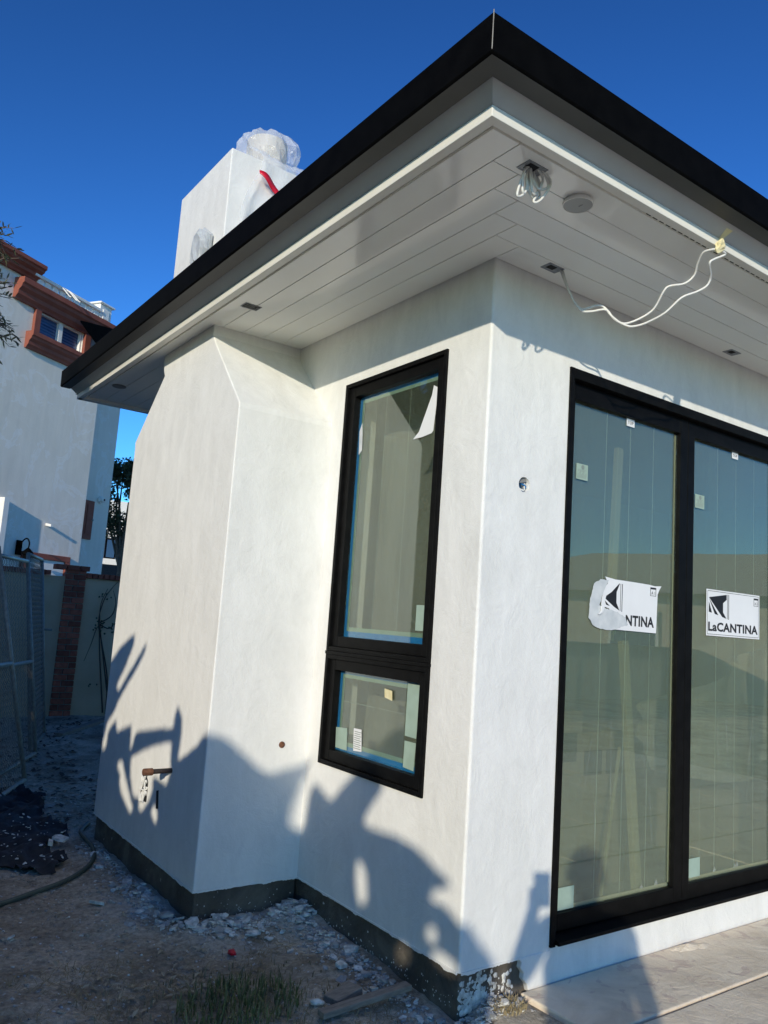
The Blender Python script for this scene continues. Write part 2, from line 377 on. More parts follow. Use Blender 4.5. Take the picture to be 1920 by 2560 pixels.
# ------------------------------------------------------------------ patio
patio = tag(empty('patio', (2.5,-1.5,-.14)), 'worn pinkish stone patio with long joints along the doors', None, kind='structure')
rows = [(-.012,-.397), (-.411,-1.02), (-1.032,-1.66), (-1.672,-2.3), (-2.312,-3.2), (-3.212,-4.2)]
random.seed(3)
for ri, (ya, yb) in enumerate(rows):
    x = .335 if ri == 0 else (.12 if ri == 1 else -.1)
    while x < 6.5:
        L = random.choice([2.1, 2.6, 3.0]); x1 = min(x+L, 6.6)
        # slab with a gently chipped edge
        nseg = 26; top = []; z = -.126 + random.uniform(-.002,.002)
        e0 = [(x+(x1-x)*i/nseg, ya-.003*abs(fbm(i*.7, ri*9.1, x))) for i in range(nseg+1)]
        e1 = [(x1-(x1-x)*i/nseg, yb+.004*abs(fbm(i*.9, ri*5.3, x1))) for i in range(nseg+1)]
        poly = [(p[0]+(.012*fbm(p[1]*20, ri) if (k in (0, 2*nseg+1) and ri < 2) else 0), p[1]) for k, p in enumerate(e0+e1)]
        MB().prism(poly, 2, -.30, z).build('slab', M['slab'], patio, bevel=.006)
        x = x1+.012
# mortar lump beside the stem of the wall
for (cx, cy, s) in ((1.42,-.05,.075), (1.50,-.075,.05), (1.34,-.04,.04)):
    V = []; F = []; n = 14
    V.append((cx, cy, -.126+.016*s/.075))
    for k in range(n):
        t = 2*math.pi*k/n; r = s*(1+.35*fbm(k*.8, cx*9)); V.append((cx+r*1.4*math.cos(t), cy+r*.6*math.sin(t), -.128))
    F = [(0, 1+k, 1+(k+1)%n) for k in range(n)]
    put('mortar_lump', V, F, M['slab'], patio)

# ------------------------------------------------------------------ house
house = tag(empty('house', (0,0,-.16)), 'new white stucco house with black gutter, tapered chimney and black framed glazing', 'house')
W1, W2 = .7013, .7138        # eave overhang left / front
YE = 3.975; YW = 3.27; XE = 6.0
r = .012
arc = [(r-r*math.cos(t), r-r*math.sin(t)) for t in [math.pi/2*k/5 for k in range(6)]]  # (0,r)->(r,0)
poly = [(0,YW)] + [(x, y) for x, y in arc] + [(XE,0),(XE,.2),(.2,.2),(.2,YW)]
wall = MB().prism(poly, 2, 0, 2.93).build('wall', M['stucco'], house)
def cutter(*b): return MB().box(*b).build('cutter', None)
cyl = MB().lathe([(.034,-.05),(.034,.055)], (.236,0,1.940), 20, 1).build('cutter', None)
boolean(wall, [cutter(-.1,.3,.279,1.111,.592,2.556), cutter(.503,4.95,-.1,.3,-.05,2.533), cyl])
# right part of the stucco runs on down to the patio, with a broken edge
edge = [(.315,.001),(.338,-.018),(.332,-.04),(.352,-.062),(.349,-.085),(.372,-.108),(.385,-.14)]
MB().prism(edge+[(XE,-.14),(XE,.022),(.52,.022),(.50,.0005),(.33,.0005)], 1, -.004, .1).build('stucco_stem', M['stucco'], house, bevel=.003)
MB().prism([(.02,YW-.02),(.02,.02),(XE,.02),(XE,.19),(.19,.19),(.19,YW-.02)], 2, -.5, -.001).build('foundation', M['found'], house, bevel=.006)
CX0 = -.5605; rs = random.Random(90); sp = MB()
def splat(mb, c, u, v, nrm, s_):
    n = rs.randint(5,8); a = rs.uniform(0,6); mid_ = Vector(c)+nrm*s_*.35
    ring = [Vector(c)+(u*math.cos(a+6.283*k/n)+v*math.sin(a+6.283*k/n))*s_*rs.uniform(.5,1.2) for k in range(n)]
    mb.add([mid_]+ring, [(0,1+k,1+(k+1)%n) for k in range(n)])
for i in range(330):
    x = rs.choice([rs.gauss(.11,.05), rs.uniform(.02,.31)]); z = -.16+abs(rs.gauss(0,.055))
    if z < -.01 and .02 < x < .33: splat(sp, (x,.0195,z), Vector((1,0,0)), ZUP, Vector((0,-1,0)), rs.choice([.004,.006,.009,.014]))
for i in range(120):
    y = rs.uniform(.05,1.2); z = -.15+abs(rs.gauss(0,.03)); splat(sp, (.0195,y,z), Vector((0,-1,0)), ZUP, Vector((-1,0,0)), rs.choice([.002,.003,.005]))
for i in range(60):
    x = rs.uniform(-.54,0); z = -.15+abs(rs.gauss(0,.05)); splat(sp, (x,1.2579,min(z,-.01)), Vector((1,0,0)), ZUP, Vector((0,-1,0)), rs.choice([.002,.003,.004]))
lip = MB()
def ragged(fn, a0, a1, seed):
    n = int(abs(a1-a0)/.008); V = []; F = []
    for k in range(n+1):
        a = a0+(a1-a0)*k/n; dp = .004+.013*max(0, fbm(a*9, seed))+.005*abs(fbm(a*55, seed+4)); V += [fn(a, .003), fn(a, -dp)]
    for k in range(n): F.append((2*k, 2*k+1, 2*k+3, 2*k+2))
    lip.add(V, F)
ragged(lambda a, z: (-.0006, a, z), .012, 1.243, 1); ragged(lambda a, z: (a, 1.2428, z), CX0, 0, 2); ragged(lambda a, z: (CX0-.0006, a, z), 1.2434, 2.841, 3); ragged(lambda a, z: (a, -.0006, z), .012, .33, 5)
lo_ = lip.build('ragged_stucco_edge', M['stucco'], house); sl_ = lo_.modifiers.new('thick','SOLIDIFY'); sl_.thickness = .006; sl_.offset = 0
tag(sp.build('plaster_splatter', M['chip'], house), kind='stuff')
# interior seen through the glass
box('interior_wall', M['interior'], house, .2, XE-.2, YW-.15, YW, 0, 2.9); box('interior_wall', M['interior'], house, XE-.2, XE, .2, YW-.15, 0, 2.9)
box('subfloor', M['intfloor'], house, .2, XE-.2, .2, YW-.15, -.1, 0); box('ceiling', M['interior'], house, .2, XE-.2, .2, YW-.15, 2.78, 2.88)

# soffit boards, woven at the corner as on the photograph
soff = MB().box(-.69,.0,-.70,YE-.05,2.912,2.93).box(.0,XE+.4,-.70,.0,2.912,2.93).build('soffit', M['soffit'], house)
g = .0014; tx = W1-.068; ty = W2-.068; bw = .1235
Lx = [-tx]+[-.51+bw*i for i in range(5)]; Ly = [-ty]+[-.516+bw*i for i in range(5)]
Lx[-1] = -.004; Ly[-1] = -.004; Lx = Lx[:5]+[0-.002]; Ly = Ly[:5]+[-.002]
for k in range(5):
    x0, x1 = Lx[k], Lx[k+1]
    ystart = Ly[k]
    if k < 4: pieces = [(ystart, YE-.07)]
    else: pieces = [(ystart, YE-.07)]
    for (ya, yb) in pieces:
        if k >= 1:   # boards stop at the chimney breast on both sides
            spans = [(ya, 1.674), (2.450, yb)]
        else: spans = [(ya, yb)]
        for (a, b) in spans: MB().box(x0+g, x1-g, a+g, b, 2.9, 2.9118).build('soffit_board', M['soffit'], soff, bevel=.0014, seg=1)
    y0, y1 = Ly[k], Ly[k+1]
    MB().box(Lx[k+1]+g, XE+.38, y0+g, y1-g, 2.9, 2.9118).build('soffit_board', M['soffit'], soff, bevel=.0014, seg=1)
# board 1 of the left run is outside the chimney; the strip between board joint and chimney face
# fascia (undercut), white drip trim, black gutter: mitred profiles swept round the corner
def sweep(prof, name, mat, y_end=YE, x_end=XE+.5, end_y_extra=0, bevel=0):
    V = []; F = []; n = len(prof)
    for (o, z) in prof: V.append((-(W1+o), y_end, z))
    for (o, z) in prof: V.append((-(W1+o), -(W2+o), z))
    for (o, z) in prof: V.append((x_end, -(W2+o), z))
    for s in range(2):
        for i in range(n):
            j = (i+1) % n; F.append((s*n+i, s*n+j, (s+1)*n+j, (s+1)*n+i))
    F.append(tuple(range(n))[::-1]); F.append(tuple(range(2*n, 3*n)))
    me = put(name, V, F, mat, house)
    bm = bmesh.new(); bm.from_mesh(me.data); bmesh.ops.recalc_face_normals(bm, faces=bm.faces); bm.to_mesh(me.data); bm.free()
    if bevel:
        m = me.modifiers.new('bevel','BEVEL'); m.width = bevel; m.segments = 2; m.limit_method = 'ANGLE'; m.angle_limit = R(30)
    return me
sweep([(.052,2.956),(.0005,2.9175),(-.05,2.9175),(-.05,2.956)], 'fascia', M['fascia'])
sweep([(0,2.917),(0,2.8786),(-.036,2.8786),(-.038,2.9112),(-.072,2.9112),(-.072,2.917)], 'drip_trim', M['trim'], bevel=.0025)
gut = sweep([(.121,2.955),(.127,2.962),(.129,3.080),(.121,3.087),(.117,3.080),(.116,2.967),(.060,2.967),(.060,3.080),(.0525,3.080),(.0525,2.955)], 'gutter', M['black'], y_end=YE+.012, bevel=.002)
MB().prism([(-(W1+.052),2.954),(-(W1+.122),2.954),(-(W1+.128),2.962),(-(W1+.130),3.083),(-(W1+.052),3.083)], 1, YE+.012, YE+.016).build('end_cap', M['black'], gut)
MB().tube([(-(W1+.1295),-(W2+.1295),3.087),(-(W1+.1285),-(W2+.1285),3.0),(-(W1+.1275),-(W2+.1275),2.963)], .0016, 6).build('mitre_seam', M['galv'], gut)
ub = sweep([(.0535,2.9546),(.1195,2.9546),(.1195,2.9538),(.0535,2.9538)], 'gutter_reflection', M['gutreflect'])  # thin strip laid on the black gutter to carry the painted reflection
# trim across the far end of the eave
MB().box(-W1+.001, .3, YE-.07, YE, 2.8786, 2.917).build('end_trim', M['trim'], house, bevel=.0025)
MB().box(-W1-.01, .3, YE-.03, YE+.01, 2.9175, 2.954).build('end_fascia', M['trim'], house)
# ventilation slots under the front trim
vm = MB()
for i in range(60):
    x = .12+i*.040; vm.box(x, x+.026, -W2+.0335, -W2+.0375, 2.8776, 2.8784)
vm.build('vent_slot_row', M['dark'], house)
# hipped roof
rz = 3.07; ry = (YE-W2)/2
xa, xb, ya, yb = -W1-.05, XE+.5, -W2-.05, YE+.02; hh = (yb-ya)/2; rise = hh*.30
put('roof', [(xa,ya,rz),(xb,ya,rz),(xb,yb,rz),(xa,yb,rz),(xa+hh,ya+hh,rz+rise),(xb,ya+hh,rz+rise),(xa,ya,rz-.03),(xb,ya,rz-.03),(xb,yb,rz-.03),(xa,yb,rz-.03)],
    [(0,1,5,4),(2,3,4,5),(3,0,4),(1,2,5),(0,6,7,1),(3,9,6,0),(9,8,7,6),(2,8,9,3),(1,7,8,2)], M['roof'], house)

# chimney breast with sloping shoulders, stack above the roof
CX = -.5605
chim = MB().prism([(1.2434,0),(1.2434,2.345),(1.25,2.375),(1.64,2.790),(1.6765,2.845),(1.6765,2.93),(2.4474,2.93),(2.4474,2.86),(2.435,2.80),(2.41,2.76),(2.85,2.39),(2.8411,2.345),(2.8411,0)], 0, CX, .1).build('chimney', M['stucco'], house, bevel=.007, seg=3)
cu = [MB().lathe([(.016,-.05),(.016,.05)], (-.152,1.2434,.659), 16, 1).build('cutter', None),
      MB().prism([(1.775,.258),(1.800,.252),(1.822,.342),(1.797,.350)], 0, CX-.05, CX+.03).build('cutter', None),
      MB().prism([(1.965,.262),(1.99,.238),(2.035,.245),(2.05,.30),(2.035,.365),(2.00,.385),(1.965,.36),(1.955,.31)], 0, CX-.05, CX+.028).build('cutter', None)]
boolean(chim, cu)
MB().prism([(1.6765,2.93),(2.4474,2.93),(2.4474,3.975),(1.6765,3.98)], 0, CX, .34).build('chimney_stack', M['stucco'], chim, bevel=.007, seg=3)
MB().box(CX+.015, .0, 1.2584, 2.826, -.5, -.001).build('chimney_footing', M['found'], chim, bevel=.006)
MB().lathe([(.132,0),(.132,.375),(.124,.38),(.118,.36),(.02,.35)], (-.165,2.06,3.97), 28).build('flue_pipe', M['flue'], chim, smooth=False)

# ---- window in the left wall (opening y .279-1.111, z .592-2.556)
win = empty('window', (0,.695,.59)); win.parent = house; win.matrix_parent_inverse = Matrix.Translation(-Vector(house['_w']))
f = M['frame']
def bars(parent, name, y0, y1, z0, z1, t, xo, xi, skip=()):
    """four members of a rectangular frame in the plane of the left wall"""
    if 'l' not in skip: MB().box(xo, xi, y1-t, y1, z0, z1).build(name, f, parent, bevel=.002)
    if 'r' not in skip: MB().box(xo, xi, y0, y0+t, z0, z1).build(name, f, parent, bevel=.002)
    MB().box(xo+.0005, xi, y0+t+.0003, y1-t-.0003, z1-t, z1).build(name, f, parent, bevel=.002)
    MB().box(xo+.0005, xi, y0+t+.0003, y1-t-.0003, z0, z0+t).build(name, f, parent, bevel=.002)
bars(win, 'outer_frame', .276, 1.114, 1.149, 2.5587, .022, -.012, .10)
bars(win, 'outer_frame', .276, 1.114, .5892, 1.131, .022, -.012, .10)
MB().box(-.016,.08,.274,1.116,1.1315,1.1485).build('transom', f, win, bevel=.003)
bars(win, 'sash', .299, 1.091, 1.172, 2.536, .052, .004, .07)
bars(win, 'sash', .299, 1.091, .612, 1.108, .052, .004, .07)
for (z0, z1) in ((1.2245,2.4835),(.6645,1.0555)):
    pane = MB().box(.036,.040,.3515,1.0385,z0,z1).build('pane', M['glass'], win)
    MB().box(.0445,.0450,.3520,1.038,z0+.0005,z1-.0005).build('protective_film', M['film_w'], win)
    bt = MB()
    for (a,b,c_,d) in ((.352,1.038,z0,z0+.028),(.352,1.038,z1-.016,z1),(1.018,1.038,z0+.028,z1-.016),(.352,.362,z0+.028,z1-.016)):
        bt.box(.0418,.0426,a,b,c_,d)
    bt.build('blue_tape', M['bluetape'], win)
    gt = MB()
    for (a,b,c_,d) in ((.362,1.018,z0+.028,z0+.048),(.362,1.018,z1-.034,z1-.016),(1.0,1.018,z0+.048,z1-.034)):
        gt.box(.0430,.0436,a,b,c_,d)
    gt.build('film_edge', M['greenpaper'], win)
sm = MB()
for y in (.80,.60): sm.box(.0448,.0455,y,y+.0025,1.24,2.46)
sm.box(.0448,.0455,.40,1.0,.905,.9075); sm.build('film_seam', M['seam'], win)
# sheet of plastic hung inside the window
n1, n2 = 24, 30; V = []; F = []
for j in range(n2+1):
    for i in range(n1+1):
        y = .22+.95*i/n1; z = .45+2.2*j/n2; V.append((.30+.008*math.sin(y*22+2*fbm(y*3,z))+.03*fbm(y*2,z*.7,4), y, z))
F = [(j*(n1+1)+i, j*(n1+1)+i+1, (j+1)*(n1+1)+i+1, (j+1)*(n1+1)+i) for j in range(n2) for i in range(n1)]
put('plastic_sheet', V, F, M['poly'], win, smooth=True)

# ---- sliding door in the front wall (opening x .503-4.95, z to 2.533)
door = empty('sliding_door', (2.7,.05,.0)); door.parent = house; door.matrix_parent_inverse = Matrix.Translation(-Vector(house['_w']))
DX1 = 4.95
MB().box(.499,.527,-.010,.13,.022,2.5365).build('jamb', f, door, bevel=.002)
MB().box(.4985,.5265,-.012,.0,.012,.0218).build('jamb_foot', f, door)
MB().box(DX1-.03,DX1,-.010,.13,.022,2.5365).build('jamb', f, door, bevel=.002)
MB().box(.5275,DX1-.0305,-.0095,.13,2.487,2.536).build('head', f, door, bevel=.002)
MB().prism([(-.030,.018),(-.030,.034),(.02,.046),(.13,.050),(.13,.018)], 0, .5275, DX1-.0305).build('sill', f, door, bevel=.002)
pan = [(.528,1.478,'a'),(1.482,2.432,'b'),(2.436,3.386,'c'),(3.39,4.34,'d')]
for (x0, x1, k) in pan:
    sl = .058 if k != 'a' else .050
    sr = .066
    y0, y1 = .028, .078
    MB().box(x0, x0+sl, y0, y1, .051, 2.486).build('stile', f, door, bevel=.002)
    MB().box(x1-sr, x1, y0, y1, .051, 2.486).build('stile', f, door, bevel=.002)
    MB().box(x0+sl+.0004, x1-sr-.0004, y0+.001, y1, .051, .121).build('bottom_rail', f, door, bevel=.002)
    MB().box(x0+sl+.0004, x1-sr-.0004, y0+.001, y1, 2.405, 2.486).build('top_rail', f, door, bevel=.002)
    gx0, gx1 = x0+sl, x1-sr
    MB().box(gx0+.0004, gx1-.0004, .050, .054, .1214, 2.4046).build('pane', M['glass'], door)
    MB().box(gx0+.0006, gx1-.0006, .0600, .0604, .1216, 2.4044).build('protective_film', M['film'], door)
    s_ = MB()
    for q in (.27,.455,.645): s_.box(gx0+q*1.0-.001, gx0+q+.001, .0588, .0592, .123, 2.403)
    s_.build('film_seam', M['seam'], door)
    gb = MB(); gb.box(gx1-.012, gx1-.0006, .0570, .0578, .14, 2.40); gb.box(gx0+.001, gx1-.0125, .0570, .0578, .1218, .139)
    gb.build('glazing_bead', M['bead'], door)
    sc = MB(); random.seed(ord(k))
    for q in range(6):
        x = random.uniform(gx0+.03, gx1-.05); z = random.uniform(.2,.75); L = random.uniform(.08,.42); dx = random.uniform(-.03,.05)
        sc.add([(x,.0494,z),(x+.002,.0494,z),(x+dx+.002,.0494,z+L),(x+dx,.0494,z+L)], [(0,1,2,3)])
    for q in range(3):
        x = random.uniform(gx0+.05, gx1-.06); z = .14; sc.add([(x,.0494,z),(x+.03,.0494,z+.004),(x+.016,.0494,z+random.uniform(.02,.04))], [(0,1,2)])
    tag(sc.build('film_crease', M['scratch'], door), kind='stuff')

# ---- junction boxes let into the soffit
def jbox(x0, x1, y0, y1, slots=False):
    """an open steel box whose rim shows under the boards"""
    b = MB(); z0, z1 = 2.8975, 2.9012; t = .004
    b.box(x0-t,x0,y0-t,y1+t,z0,z1).box(x1,x1+t,y0-t,y1+t,z0,z1).box(x0,x1,y0-t,y0,z0,z1).box(x0,x1,y1,y1+t,z0,z1)
    o = b.build('junction_box', M['boxmetal'], house)
    MB().box(x0,x1,y0,y1,2.8985,2.8995).build('box_interior', M['boxmetal'] if not slots else M['dark'], o)
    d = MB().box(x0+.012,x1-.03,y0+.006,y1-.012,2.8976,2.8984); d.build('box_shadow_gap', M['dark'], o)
    if slots:
        s_ = MB(); random.seed(int(abs(x0)*100))
        for i in range(9):
            y = y0+(y1-y0)*(i+.5)/9; j = random.uniform(-.012,.012)
            s_.add([(x0+.004,y+j,2.8968),(x0+.004,y+j+.003,2.8968),(x1-.004,y-j+.003,2.8968),(x1-.004,y-j,2.8968)],[(0,1,2,3)])
        s_.build('tape_strip', M['greyvent'], o)
jbox(-.42,-.335,-.602,-.547); jbox(.202,.286,-.130,-.080); jbox(1.663,1.746,-.106,-.058); jbox(-.572,-.487,1.250,1.310, True)
pl = MB().lathe([(.050,0),(.050,-.006),(.056,-.007),(.056,-.018),(.054,-.0185),(.053,-.016),(.01,-.016)], (-.10,-.541,2.900), 40).build('round_cover_plate', M['soffit'], house)
MB().lathe([(.0525,-.0162),(.0525,-.0168),(.01,-.0169)], (-.10,-.541,2.900), 40).build('cover_face', M['platface'], pl); MB().box(-.094,-.090,-.556,-.538,2.8822,2.8830).build('screw_slot', M['greyvent'], pl)
pl2 = MB().lathe([(.050,0),(.050,-.006),(.044,-.008),(.01,-.008)], (-.553,3.392,2.9), 28).build('round_cover_plate', M['greyvent'], house)
# ---- holes and pipes in the stucco
o = MB().box(.206,.266,.050,.054,1.912,1.968).build('outlet_box', M['bluebox'], house)
MB().tube(spline([(.208,.048,1.935),(.225,.022,1.925),(.247,.012,1.918),(.256,.02,1.95)],5), .003, 6).build('wire', M['cable'], o)
MB().tube(spline([(.215,.046,1.955),(.240,.018,1.945),(.258,.012,1.935),(.250,.03,1.916)],5), .003, 6).build('wire', M['bluebox'], o)
MB().prism([(.208,1.954),(.222,1.948),(.24,1.952),(.262,1.958),(.255,1.968),(.236,1.973),(.215,1.968)], 1, .012, .018).build('torn_mesh', M['greyvent'], o)
pp = MB().tube([(CX+.03,1.644,.479),(CX-.105,1.652,.476)], .0125, 14).build('gas_pipe', M['iron'], chim, smooth=False)
MB().lathe([(.0175,-.148),(.0185,-.142),(.0185,-.10),(.0155,-.098)], (CX,1.652,.4755), 8, 0).build('pipe_cap', M['rust'], pp)
MB().lathe([(.008,.012),(.0165,.012),(.0165,-.004),(.011,-.006)], (-.152,1.2434,.659), 14, 1).build('pipe_stub', M['rust'], chim)
sv = MB(); random.seed(5)
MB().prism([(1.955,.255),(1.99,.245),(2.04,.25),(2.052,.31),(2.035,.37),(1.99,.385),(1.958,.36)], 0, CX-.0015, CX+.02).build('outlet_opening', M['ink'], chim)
for i in range(11):
    y = random.uniform(1.965,2.04); z = random.uniform(.265,.36)
    sv.tube(spline([(CX+.0,y,z),(CX-.010,y+random.uniform(-.02,.02),z+random.uniform(-.03,.03)),(CX-.012,y+random.uniform(-.03,.03),z+random.uniform(-.05,.05)),(CX+.004,y+random.uniform(-.03,.03),z+random.uniform(-.05,.05))],4), .0045, 6)
sv.build('cable_end', M['cable'], chim, smooth=True)
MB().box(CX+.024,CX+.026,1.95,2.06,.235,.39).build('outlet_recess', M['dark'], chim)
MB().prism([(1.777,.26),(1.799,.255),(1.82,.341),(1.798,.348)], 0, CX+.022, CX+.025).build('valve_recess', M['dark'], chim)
MB().prism([(1.776,.258),(1.802,.253),(1.822,.341),(1.796,.349)], 0, CX-.004, CX+.02).build('valve_slot', M['ink'], chim, bevel=.002); MB().prism([(1.787,.272),(1.797,.269),(1.808,.325),(1.799,.33)], 0, CX-.0065, CX-.0042).build('valve_key', M['iron'], chim)

# ------------------------------------------------------------------ print on the glazing
def text(body, size, x, z, y, mat, name, parent, w_=None, h_=None, bold=0):
    """flat lettering standing in the plane of the front wall, lower left corner at x, z"""
    cu_ = bpy.data.curves.new(name, 'FONT'); cu_.body = body; cu_.size = size; cu_.offset = bold; cu_.resolution_u = 3; cu_.space_character = 1.05
    tmp = bpy.data.objects.new(name, cu_); C.objects.link(tmp)
    dg = bpy.context.evaluated_depsgraph_get(); dg.update()
    me = bpy.data.meshes.new_from_object(tmp.evaluated_get(dg)); bpy.data.objects.remove(tmp)
    P = [v.co.copy() for v in me.vertices]; x0 = min(p.x for p in P); x1 = max(p.x for p in P); y0 = min(p.y for p in P); y1 = max(p.y for p in P)
    sx = w_/(x1-x0) if w_ else 1; sy = h_/(y1-y0) if h_ else sx
    V = [(x+(p.x-x0)*sx, y, z+(p.y-y0)*sy) for p in P]; F = [tuple(p.vertices) for p in me.polygons]
    bpy.data.meshes.remove(me); return put(name, V, F, mat, parent)
def flat(name, pts, y, mat, parent, t=.0006):
    return MB().prism(pts, 1, y-t, y).build(name, mat, parent)
YS = .0496      # outer face of the door panes is .050
def sticker_uv(x0, x1, z0, z1):
    return lambda u, v: (x0+(x1-x0)*u, z1-(z1-z0)*v)
def logo(q, parent, y):
    m = MB()
    for P in ([(.043,.175),(.365,.077),(.365,.19),(.300,.272),(.300,.474),(.365,.607),(.285,.575)], [(.043,.19),(.215,.545),(.150,.525)], [(.043,.26),(.100,.505),(.043,.490)],
              [(.376,.075),(.384,.074),(.384,.615),(.376,.612)], [(.398,.073),(.408,.072),(.408,.622),(.398,.618)]):
        pts = [q(*p) for p in P]
        m.add([(p[0], y, p[1]) for p in pts], [tuple(range(len(pts)))])
    return m.build('logo', M['ink'], parent)
def border(q, parent, y, ins=(.03,.04)):
    a, b = ins; t = .006; m = MB()
    for (u0,v0,u1,v1) in ((a,b,1-a,b+t*1.6),(a,1-b-t*1.6,1-a,1-b),(a,b,a+t*.8,1-b),(1-a-t*.8,b,1-a,1-b)):
        p = [q(u0,v0),q(u1,v0),q(u1,v1),q(u0,v1)]; m.add([(x,y,z) for x,z in p], [(0,1,2,3)])
    return m.build('border_line', M['ink'], parent)
def corner_tag(q, parent, y, txt):
    m = MB()
    for (u0,v0,u1,v1) in ((.885,.075,.975,.115),(.885,.115,.892,.25),(.968,.115,.975,.25),(.885,.245,.975,.255)):
        p = [q(u0,v0),q(u1,v0),q(u1,v1),q(u0,v1)]; m.add([(x,y,z) for x,z in p], [(0,1,2,3)])
    m.build('tag_box', M['ink'], parent); x, z = q(.902,.225); text(txt, .02, x, z, y-.0001, M['ink'], 'tag_text', parent, .030, .016, .0003)
# right, intact
q = sticker_uv(1.699, 2.231, 1.357, 1.606)
s2 = flat('door_sticker', [q(0,0),q(1,0),q(1,1),q(0,1)], YS, M['paper'], None)
tag(s2, 'intact white maker sticker with black logo on the right-hand door pane', 'sticker', 'maker stickers on the sliding door')
logo(q, s2, YS-.0009); border(q, s2, YS-.0009, (.018,.03)); corner_tag(q, s2, YS-.0009, 'A 2')
x, z = q(.035,.90); text('LaCANTINA', .06, x, z, YS-.0009, M['ink'], 'lettering', s2, .495, .050, .0022)
# left, torn
q = sticker_uv(.760, 1.268, 1.347, 1.597)
s1 = flat('door_sticker', [q(.19,.0),q(.34,.03),q(.6,.035),q(.86,.045),q(.95,.06),q(1.06,.045),q(1.03,.12),q(1.0,.22),q(.985,1.0),q(.5,.99),q(.3,.985),q(.26,.6),q(.14,.55),q(.15,.4),q(.19,.2),q(.23,.12)], YS, M['paper'], None)
tag(s1, 'torn maker sticker with its left half peeled away on the left-hand door pane', 'sticker', 'maker stickers on the sliding door')
ql = sticker_uv(.775, 1.285, 1.347, 1.597)
m = MB()
for P in ([(.255,.28),(.365,.10),(.375,.10),(.330,.27),(.330,.474),(.378,.62),(.30,.56),(.17,.42),(.18,.36)], [(.160,.45),(.235,.55),(.18,.53)], [(.385,.10),(.392,.10),(.392,.63),(.385,.62)], [(.408,.10),(.418,.10),(.418,.64),(.408,.635)]):
    pts = [ql(*p) for p in P]; m.add([(p[0], YS-.0009, p[1]) for p in pts], [tuple(range(len(pts)))])
m.build('logo', M['ink'], s1)
corner_tag(sticker_uv(.735,1.268,1.352,1.592), s1, YS-.0009, 'A 1')
x, z = q(.505,.895); text('NTINA', .06, x, z, YS-.0009, M['ink'], 'lettering', s1, .225, .052, .0022)
random.seed(9)
def torn(poly, amp):
    out = []
    for i in range(len(poly)):
        a = Vector(poly[i]); b = Vector(poly[(i+1) % len(poly)]); n = max(2, int((b-a).length/.012))
        for k in range(n):
            p = a.lerp(b, k/n); out.append((p.x+random.uniform(-amp,amp), p.y+random.uniform(-amp,amp)))
    return out
tp = torn([q(.03,.16),q(.12,.06),q(.24,.06),q(.17,.28),q(.115,.55),q(.21,.60),q(.36,.64),q(.50,.74),q(.54,.88),q(.44,.93),q(.30,1.01),q(.14,.995),q(.03,.94),q(-.03,.80),q(-.02,.45)], .0022)
flat('torn_backing', tp, YS-.0012, M['torn'], s1)
cur = flat('curled_edge', torn([q(.13,.55),q(.17,.56),q(.165,.62),q(.14,.70),q(.10,.74),q(.085,.72),q(.125,.66)], .002), YS-.006, M['paper'], s1, .004)
def small_label(name, x0, x1, z0, z1, y, mat, label, cat, group, lines=False, txt=None):
    o_ = MB().box(x0, x1, y-.0006, y, z0, z1).build(name, mat); tag(o_, label, cat, group)
    if txt: text(txt, .03, x0+(x1-x0)*.14, z0+(z1-z0)*.30, y-.0008, M['ink'], 'lettering', o_, (x1-x0)*.72, (z1-z0)*.40, .0004)
    if lines:
        m = MB(); w_ = x1-x0; h_ = z1-z0
        for i in range(8): m.box(x0+w_*(.12+i*.10), x0+w_*(.12+i*.10)+w_*.035, y-.0009, y-.0008, z0+h_*.10, z0+h_*(.36+.1*(i % 3)))
        for i in range(3): m.box(x0+w_*.12, x0+w_*(.85-.1*i), y-.0009, y-.0008, z0+h_*(.62-.05*i), z0+h_*(.635-.05*i))
        m.lathe([(w_*.14,0),(w_*.14,-.0001)], (x0+w_*.55, y-.0008, z0+h_*.80), 16, 1)
        m.build('print', M['inkgrey'], o_)
    return o_
small_label('top_label', .987,1.049,2.364,2.403, YS, M['paper'], 'small white TOP label on the left-hand door pane', 'label', 'TOP labels on the door panes', txt='TOP')
small_label('top_label', 1.937,1.999,2.366,2.404, YS, M['paper'], 'small white TOP label on the right-hand door pane', 'label', 'TOP labels on the door panes', txt='TOP')
small_label('rating_label', .625,.706,2.036,2.111, YS, M['greenpaper'], 'pale printed rating label high on the left-hand door pane', 'label', 'rating labels on the door panes', True)
small_label('rating_label', 1.584,1.668,2.033,2.107, YS, M['greenpaper'], 'pale printed rating label high on the right-hand door pane', 'label', 'rating labels on the door panes', True)
small_label('corner_pad', .582,.704,.125,.218, YS, M['greenpaper'], 'blank green pad in the bottom corner of the left-hand door pane', 'label', 'blank pads in the door corners')
small_label('corner_pad', 1.545,1.667,.139,.231, YS, M['greenpaper'], 'blank green pad in the bottom corner of the right-hand door pane', 'label', 'blank pads in the door corners')
